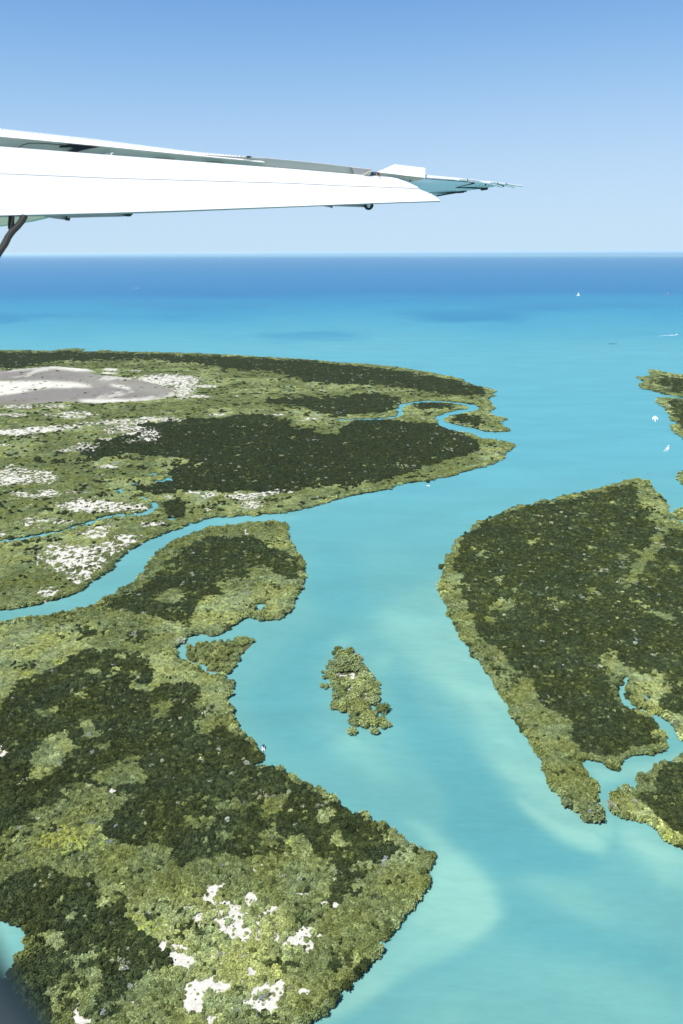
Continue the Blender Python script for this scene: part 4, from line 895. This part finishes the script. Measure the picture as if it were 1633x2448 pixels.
# outer wing panel seen from beneath
bl_top = w3([(590, 180), (640, 176), (920, 202), (1075, 222), (1200, 232), (1340, 246)])
bl_bot = w3([(440, 218), (600, 300), (710, 348), (850, 322), (1000, 300), (1190, 274), (1300, 252), (1345, 247)])
bm = bmesh.new()
ring = [(p, 1.0) for p in bl_top] + [(p, 1.05) for p in bl_bot[::-1]]
def kb_(x, y):
    a = interp(bl_top, x); return 1.0 + .0016 * (y - a)
f = [W(x, y, kb_(x, y)) for x, y in bl_top + bl_bot[::-1]]
prism(bm, f, [p + Vector((0, .03, .03)) for p in f])
mesh_obj('outer_wing_underside', bm, plain('underside_blue_bounce', (.78, .78, .95), .35, .05, 4), wing)  # white panel; blue bounce from the water is put into its colour
def wline(name, pts, r, m, k=.985, n=5):
    bm = bmesh.new(); tube(bm, [W(x, y, kb_(x, y) * .998) for x, y in w3(pts)], r, n); return mesh_obj(name, bm, m, wing)
wline('aileron_gap', [(900, 263), (980, 245), (1075, 226)], .009, dark_m)
wline('aileron_gap', [(900, 264), (1040, 269), (1190, 278)], .010, dark_m)
wline('panel_seam', [(640, 316), (800, 316), (990, 303)], .006, dark_m)
wline('panel_seam', [(620, 184), (800, 196), (1070, 218)], .005, dark_m)
wline('aileron_hinge', [(925, 312), (945, 308), (975, 306)], .014, dark_m)
wline('aileron_hinge', [(1140, 284), (1165, 281), (1195, 276)], .016, dark_m)
wline('trailing_edge_trim', [(720, 347), (860, 323), (1000, 302)], .007, dark_m)
bm = bmesh.new()
for (xa, ya, xb, yb, st) in ((620, 292, 900, 296, 12), (640, 302, 900, 304, 12), (560, 240, 880, 262, 34), (600, 210, 900, 225, 45), (680, 330, 860, 318, 14), (1090, 252, 1280, 250, 30)):
    for x in np.arange(xa, xb, st):
        t = (x - xa) / (xb - xa); (u, v), = w3([(x, ya + (yb - ya) * t)])
        bmesh.ops.create_icosphere(bm, subdivisions=1, radius=.0075, matrix=Matrix.Translation(W(u, v, kb_(u, v) * .999)))
o = mesh_obj('underside_rivets', bm, plain('rivet_grey', (.12, .14, .15), .5), wing); o['kind'] = 'stuff'
bm = bmesh.new()
for x in np.arange(630, 930, 15):
    (u, v), = w3([(x, interp([(590, 176), (920, 198)], x) - 3)])
    bmesh.ops.create_icosphere(bm, subdivisions=1, radius=.012, matrix=Matrix.Translation(W(u, v, .999)))
o = mesh_obj('rivet_row', bm, white_paint, wing); o['kind'] = 'stuff'
plate('leading_skin_edge', [(612, 170), (920, 196), (1075, 217), (1180, 230), (1180, 236), (1075, 223), (920, 203), (612, 180)], w3, .9975, white_paint)
# static wicks
def wick(pts, tip):
    bm = bmesh.new(); q = w3(pts); tube(bm, [W(x, y, .992) for x, y in q], .0105, 6); o = mesh_obj('static_wick', bm, white_paint, wing)
    bm = bmesh.new(); (x, y), = w3([tip]); bmesh.ops.create_icosphere(bm, subdivisions=1, radius=.012, matrix=Matrix.Translation(W(x, y, .991))); mesh_obj('wick_clamp', bm, dark_m, o)
wick([(925, 195), (960, 193), (1010, 196), (1060, 199), (1100, 205), (1140, 220), (1180, 238)], (1010, 197))
wick([(1070, 214), (1130, 220), (1190, 228), (1250, 240), (1330, 262)], (1178, 240))
wick([(1210, 224), (1260, 220), (1320, 232), (1380, 248), (1447, 265)], (1290, 228))
wick([(1260, 232), (1370, 234), (1440, 246), (1524, 254)], (1370, 234))
wline('wick_mount', [(1290, 246), (1320, 248), (1350, 249)], .016, dark_m)
# fairings and tracks hanging below the flap
plate('hinge_fairing', [(235, 533), (300, 531), (356, 528), (357, 553), (340, 549), (290, 543)], w1, .985, fair_m, (0, .08, .01))
plate('fairing_end_cap', [(350, 530), (357, 533), (361, 545), (357, 554), (351, 552)], w1, .980, dark_m, (0, .06, 0))
plate('flap_track', [(358, 527), (500, 520), (698, 510), (702, 518), (690, 530), (650, 533), (500, 536), (362, 540)], w1, .978, fair_m, (0, .08, .01))
plate('track_end_cap', [(655, 515), (702, 511), (701, 520), (688, 531), (672, 531)], w1, .974, dark_m, (0, .05, 0))
plate('hinge_fairing', [(355, 315), (400, 314), (436, 313), (436, 329), (400, 323)], w2, .975, fair_m, (0, .08, .01))
plate('fairing_end_cap', [(432, 314), (437, 314), (437, 330), (432, 328)], w2, .972, dark_m, (0, .05, 0))
plate('flap_track', [(438, 314), (520, 310), (606, 304), (640, 304), (648, 314), (638, 324), (610, 326), (438, 320)], w2, .968, fair_m, (0, .08, .01))
bm = bmesh.new()
(cx, cy), = w3([(84, 430)])
c0 = W(cx, cy, .958); rr_ = .034
ringp = [c0 + Vector((math.cos(t), 0, math.sin(t))) * rr_ for t in np.linspace(math.pi * .95, 2 * math.pi * 1.05, 12)]
tube(bm, ringp, .013, 6); mesh_obj('track_roller', bm, dark_m, wing)
bm = bmesh.new(); bmesh.ops.create_uvsphere(bm, u_segments=10, v_segments=6, radius=.016, matrix=Matrix.Translation(c0)); mesh_obj('roller_hub', bm, white_paint, wing, True)
plate('wing_root_fairing', [(-900, 540), (0, 528), (250, 527), (230, 538), (150, 556), (0, 580), (-900, 700)], w1, 1.03, plain('pale_green_grey_paint', (.52, .56, .46), .5, .05, 3), (0, .1, 0))
# forked dark strap below the root
bm = bmesh.new()
def wp(pts, k): return [W(x, y, k) for x, y in w1(pts)]
tube(bm, wp([(130, 530), (118, 555), (92, 588), (66, 612), (45, 640), (25, 680), (5, 710), (-40, 780)], .95), [.027, .027, .026, .028, .027, .028, .027, .027], 8, flat=.6)
tube(bm, wp([(62, 533), (60, 560), (60, 592), (66, 612)], .953), [.020, .020, .019, .022], 8, flat=.6)
mesh_obj('forked_strut', bm, strut_m, wing)

# ---------------------------------------------------------------- the rubber edge of the cabin window, close and out of focus
bm = bmesh.new()
tube(bm, [at(x, y, .20) for x, y in ((-230, 1500), (-200, 1900), (-150, 2130), (-112, 2250), (-66, 2350), (-2, 2450), (70, 2550), (170, 2650), (500, 2740))], .0085, 12)
o = mesh_obj('window_seal', bm, plain('grey_rubber_seal', (.036, .050, .054), .55, .2, 30), None, True)
tag(o, 'blurred dark rubber edge of the cabin window at the lower left corner', 'window seal')

# ---------------------------------------------------------------- sea air
hm = bpy.data.materials.new('sea_haze'); hm.use_nodes = True; hnt = hm.node_tree; hnt.nodes.clear()
hv = hnt.nodes.new('ShaderNodeVolumePrincipled'); ho = hnt.nodes.new('ShaderNodeOutputMaterial')
hv.inputs['Color'].default_value = (.80, .95, 1.0, 1); hv.inputs['Density'].default_value = HAZE; hv.inputs['Anisotropy'].default_value = .1
hnt.links.new(hv.outputs[0], ho.inputs['Volume'])
bm = bmesh.new(); box(bm, (0, 0, (314 - 3) / 2.0), (420000, 420000, 317))
o = mesh_obj('haze', bm, hm); tag(o, 'thin sea haze over the whole lagoon', kind='stuff')

# ---------------------------------------------------------------- boats and what lies in the water
hullw = plain('white_gelcoat', (.80, .80, .78), .25); canopy_m = plain('navy_canvas', (.02, .025, .035), .8); red_m = plain('red_hull_paint', (.55, .06, .04), .4)
glassm = plain('dark_windscreen', (.02, .03, .04), .1); foam_m = plain('wake_foam', (.80, .83, .82), .9, .1, .6); motor_m = plain('black_cowling', (.015, .015, .017), .3)
def hull(bm, L, B, Hh, bow=.42):
    sec = []
    for t, wd, z0 in ((-.5, .92, 0), (-.2, 1, 0), (.15, .92, 0), (.35, .6, .05), (.5, .06, .25)):
        y = t * L; hw = B / 2 * wd; sh = Hh * (1 + .25 * max(0, t) * 2)
        sec.append([bm.verts.new(p) for p in ((-hw, y, sh), (-hw * .82, y, z0 * Hh), (0, y, -.25 * Hh + z0 * Hh), (hw * .82, y, z0 * Hh), (hw, y, sh))])
    for a, b_ in zip(sec, sec[1:]):
        for i in range(4): bm.faces.new((a[i], a[i + 1], b_[i + 1], b_[i]))
        bm.faces.new((a[4], a[0], b_[0], b_[4]))
    bm.faces.new(sec[0]); bm.faces.new(sec[-1][::-1])
def boat(u, v, heading, L, label, kind, group=None, name='motorboat', dist_len=None):
    x_, y_ = ground(u, v); e = bpy.data.objects.new(name, None); COL.objects.link(e); e.location = (float(x_), float(y_), .05); e.rotation_euler = (0, 0, heading)
    tag(e, label, 'boat', group)
    B = L * (.36 if kind != 'sail' else .22); bm = bmesh.new(); hull(bm, L, B, L * .12); mesh_obj('hull', bm, red_m if kind == 'red' else hullw, e)
    if kind == 'canopy':
        bm = bmesh.new(); box(bm, (0, L * .14, L * .36), (B * .82, L * .42, .07)); bmesh.ops.bevel(bm, geom=bm.edges[:], offset=.03, segments=1); mesh_obj('canopy', bm, canopy_m, e)
        for sx in (-1, 1):
            for sy in (-.04, .32):
                bm = bmesh.new(); tube(bm, [(sx * B * .38, L * sy, L * .1), (sx * B * .38, L * sy, L * .36)], .03, 6); mesh_obj('canopy_post', bm, metal_m, e)
        bm = bmesh.new(); box(bm, (0, L * .02, L * .19), (B * .34, L * .14, L * .14)); mesh_obj('console', bm, canopy_m, e)
        for sx in (-1, 1):
            bm = bmesh.new(); box(bm, (sx * B * .27, -L * .14, L * .20), (B * .24, L * .13, L * .09)); mesh_obj('seat', bm, hullw, e)
        bm = bmesh.new(); box(bm, (0, -L * .25, L * .135), (B * .78, L * .07, L * .03)); mesh_obj('deck_recess', bm, canopy_m, e)
        bm = bmesh.new(); box(bm, (0, -L * .52, L * .10), (B * .22, L * .1, L * .22)); bmesh.ops.bevel(bm, geom=bm.edges[:], offset=.06, segments=2); mesh_obj('outboard_motor', bm, motor_m, e)
    elif kind == 'sail':
        bm = bmesh.new(); box(bm, (0, -L * .05, L * .17), (B * .7, L * .5, L * .12)); mesh_obj('cabin', bm, hullw, e)
        bm = bmesh.new(); tube(bm, [(0, L * .1, 0), (0, L * .1, L * 1.05)], .28, 6); mesh_obj('mast', bm, hullw, e)
        bm = bmesh.new(); a = [Vector((-.05, L * .07, L * .22)), Vector((-.05, -L * .38, L * .24)), Vector((-.05, L * .07, L * 1.0))]; prism(bm, a, [p + Vector((.12, 0, 0)) for p in a]); mesh_obj('sail', bm, hullw, e)
    else:
        bm = bmesh.new(); box(bm, (0, L * .02, L * .18), (B * .6, L * .34, L * .14)); mesh_obj('cabin', bm, hullw, e)
        bm = bmesh.new(); box(bm, (0, L * .22, L * .17), (B * .55, L * .04, L * .10)); mesh_obj('windscreen', bm, glassm, e)
        bm = bmesh.new(); box(bm, (0, -L * .52, L * .08), (B * .25, L * .1, L * .18)); mesh_obj('outboard_motor', bm, motor_m, e)
    return e
boat(630, 1790, math.radians(2), 5.4, 'small white motorboat with dark canopy anchored by the near left bank', 'canopy')
boat(1382, 707, math.radians(70), 26, 'white sailing vessel far out on the blue water', 'sail', name='sailing_boat')
boat(1597, 703, math.radians(80), 22, 'red and white boat far out near the right edge', 'red')
boat(1618, 801, math.radians(-82), 15, 'white boat trailing a long straight wake at the right edge', 'plain')
boat(1566, 996, math.radians(3), 5.5, 'small boat throwing two white plumes of spray beside the right shore', 'plain')
boat(1598, 1067, math.radians(-28), 6, 'small boat with a thin split wake below the boat with spray', 'plain')
boat(1024, 1162, math.radians(70), 5, 'tiny white boat just off the shore of the headland', 'plain')
boat(330, 689, math.radians(-85), 16, 'white speck of a boat with a short wake far out on the left', 'plain')
def foam(name, pts, wds, label, z=.06, brk=.0):
    """a low ridge of foam along a path on the water"""
    bm = bmesh.new(); prev = None; W_ = [ground(u, v) for u, v in pts]; W_ = [Vector((float(a), float(b_), 0)) for a, b_ in W_]
    P_ = []
    for i in range(len(W_) - 1):
        for k in range(8): t = k / 8; P_.append((W_[i].lerp(W_[i + 1], t), wds[i] + (wds[i + 1] - wds[i]) * t))
    P_.append((W_[-1], wds[-1]))
    for i, (p, wd) in enumerate(P_):
        d = (P_[min(i + 1, len(P_) - 1)][0] - P_[max(0, i - 1)][0]).normalized(); s = Vector((-d.y, d.x, 0)); wd *= random.uniform(.6, 1.25)
        cur = [bm.verts.new(p - s * wd / 2 + Vector((0, 0, z))), bm.verts.new(p + Vector((0, 0, z + wd * .12))), bm.verts.new(p + s * wd / 2 + Vector((0, 0, z)))]
        if prev: bm.faces.new((prev[0], prev[1], cur[1], cur[0])); bm.faces.new((prev[1], prev[2], cur[2], cur[1]))
        prev = cur
    o = mesh_obj(name, bm, foam_m); return tag(o, label, 'wake', kind='stuff')
foam('wake', [(1617, 801), (1605, 801.5), (1590, 802), (1570, 803.5)], [6, 5, 3, .8], 'long white wake behind the boat at the right edge')
foam('wake', [(1564, 996), (1561.5, 999), (1560.5, 1004)], [2.6, 2.8, .4], 'left plume of spray beside the small boat')
foam('wake', [(1567, 996), (1571, 999), (1572, 1004)], [2.6, 2.8, .4], 'right plume of spray beside the small boat')
foam('wake', [(1566, 998), (1566, 1003), (1567, 1009)], [2, 1.8, .4], 'white wash straight behind the small boat')
foam('wake', [(1597, 1069), (1592, 1074), (1585, 1080)], [2.2, 1.0, .3], 'left line of the thin split wake')
foam('wake', [(1599, 1069), (1596, 1076), (1591, 1081)], [1.6, .6, .2], 'right line of the thin split wake')
foam('wake', [(329, 689), (322, 688.5), (314, 688)], [5, 3, 1], 'short wake of the far boat on the left')
reef_m = plain('weedy_reef', (.018, .07, .09), .8, .4, .3)
def reef(u, v, rx, ry, label, name='reef'):
    x_, y_ = ground(u, v); bm = bmesh.new(); k = 22; rs = random.Random(int(u))
    rim = [bm.verts.new((rx * math.cos(t) * q, ry * math.sin(t) * q, -.05)) for t, q in [(2 * math.pi * i / k, rs.uniform(.55, 1.15)) for i in range(k)]]
    mid = [bm.verts.new((p.co.x * .5, p.co.y * .5, .12 + rs.random() * .1)) for p in rim]
    for i in range(k): bm.faces.new((rim[i], rim[(i + 1) % k], mid[(i + 1) % k], mid[i]))
    bm.faces.new(mid); o = mesh_obj(name, bm, reef_m); o.location = (float(x_), float(y_), 0); return tag(o, label, 'reef')
reef(1466, 822, 24, 16, 'dark weedy reef breaking the pale sea near the right edge')
reef(1488, 1129, 1.6, 1.8, 'dark snag in the channel above the tip of the right bank', 'snag')
reef(1549, 1131, 2.4, 1.0, 'small dark snag right of the larger one above the right bank', 'snag')
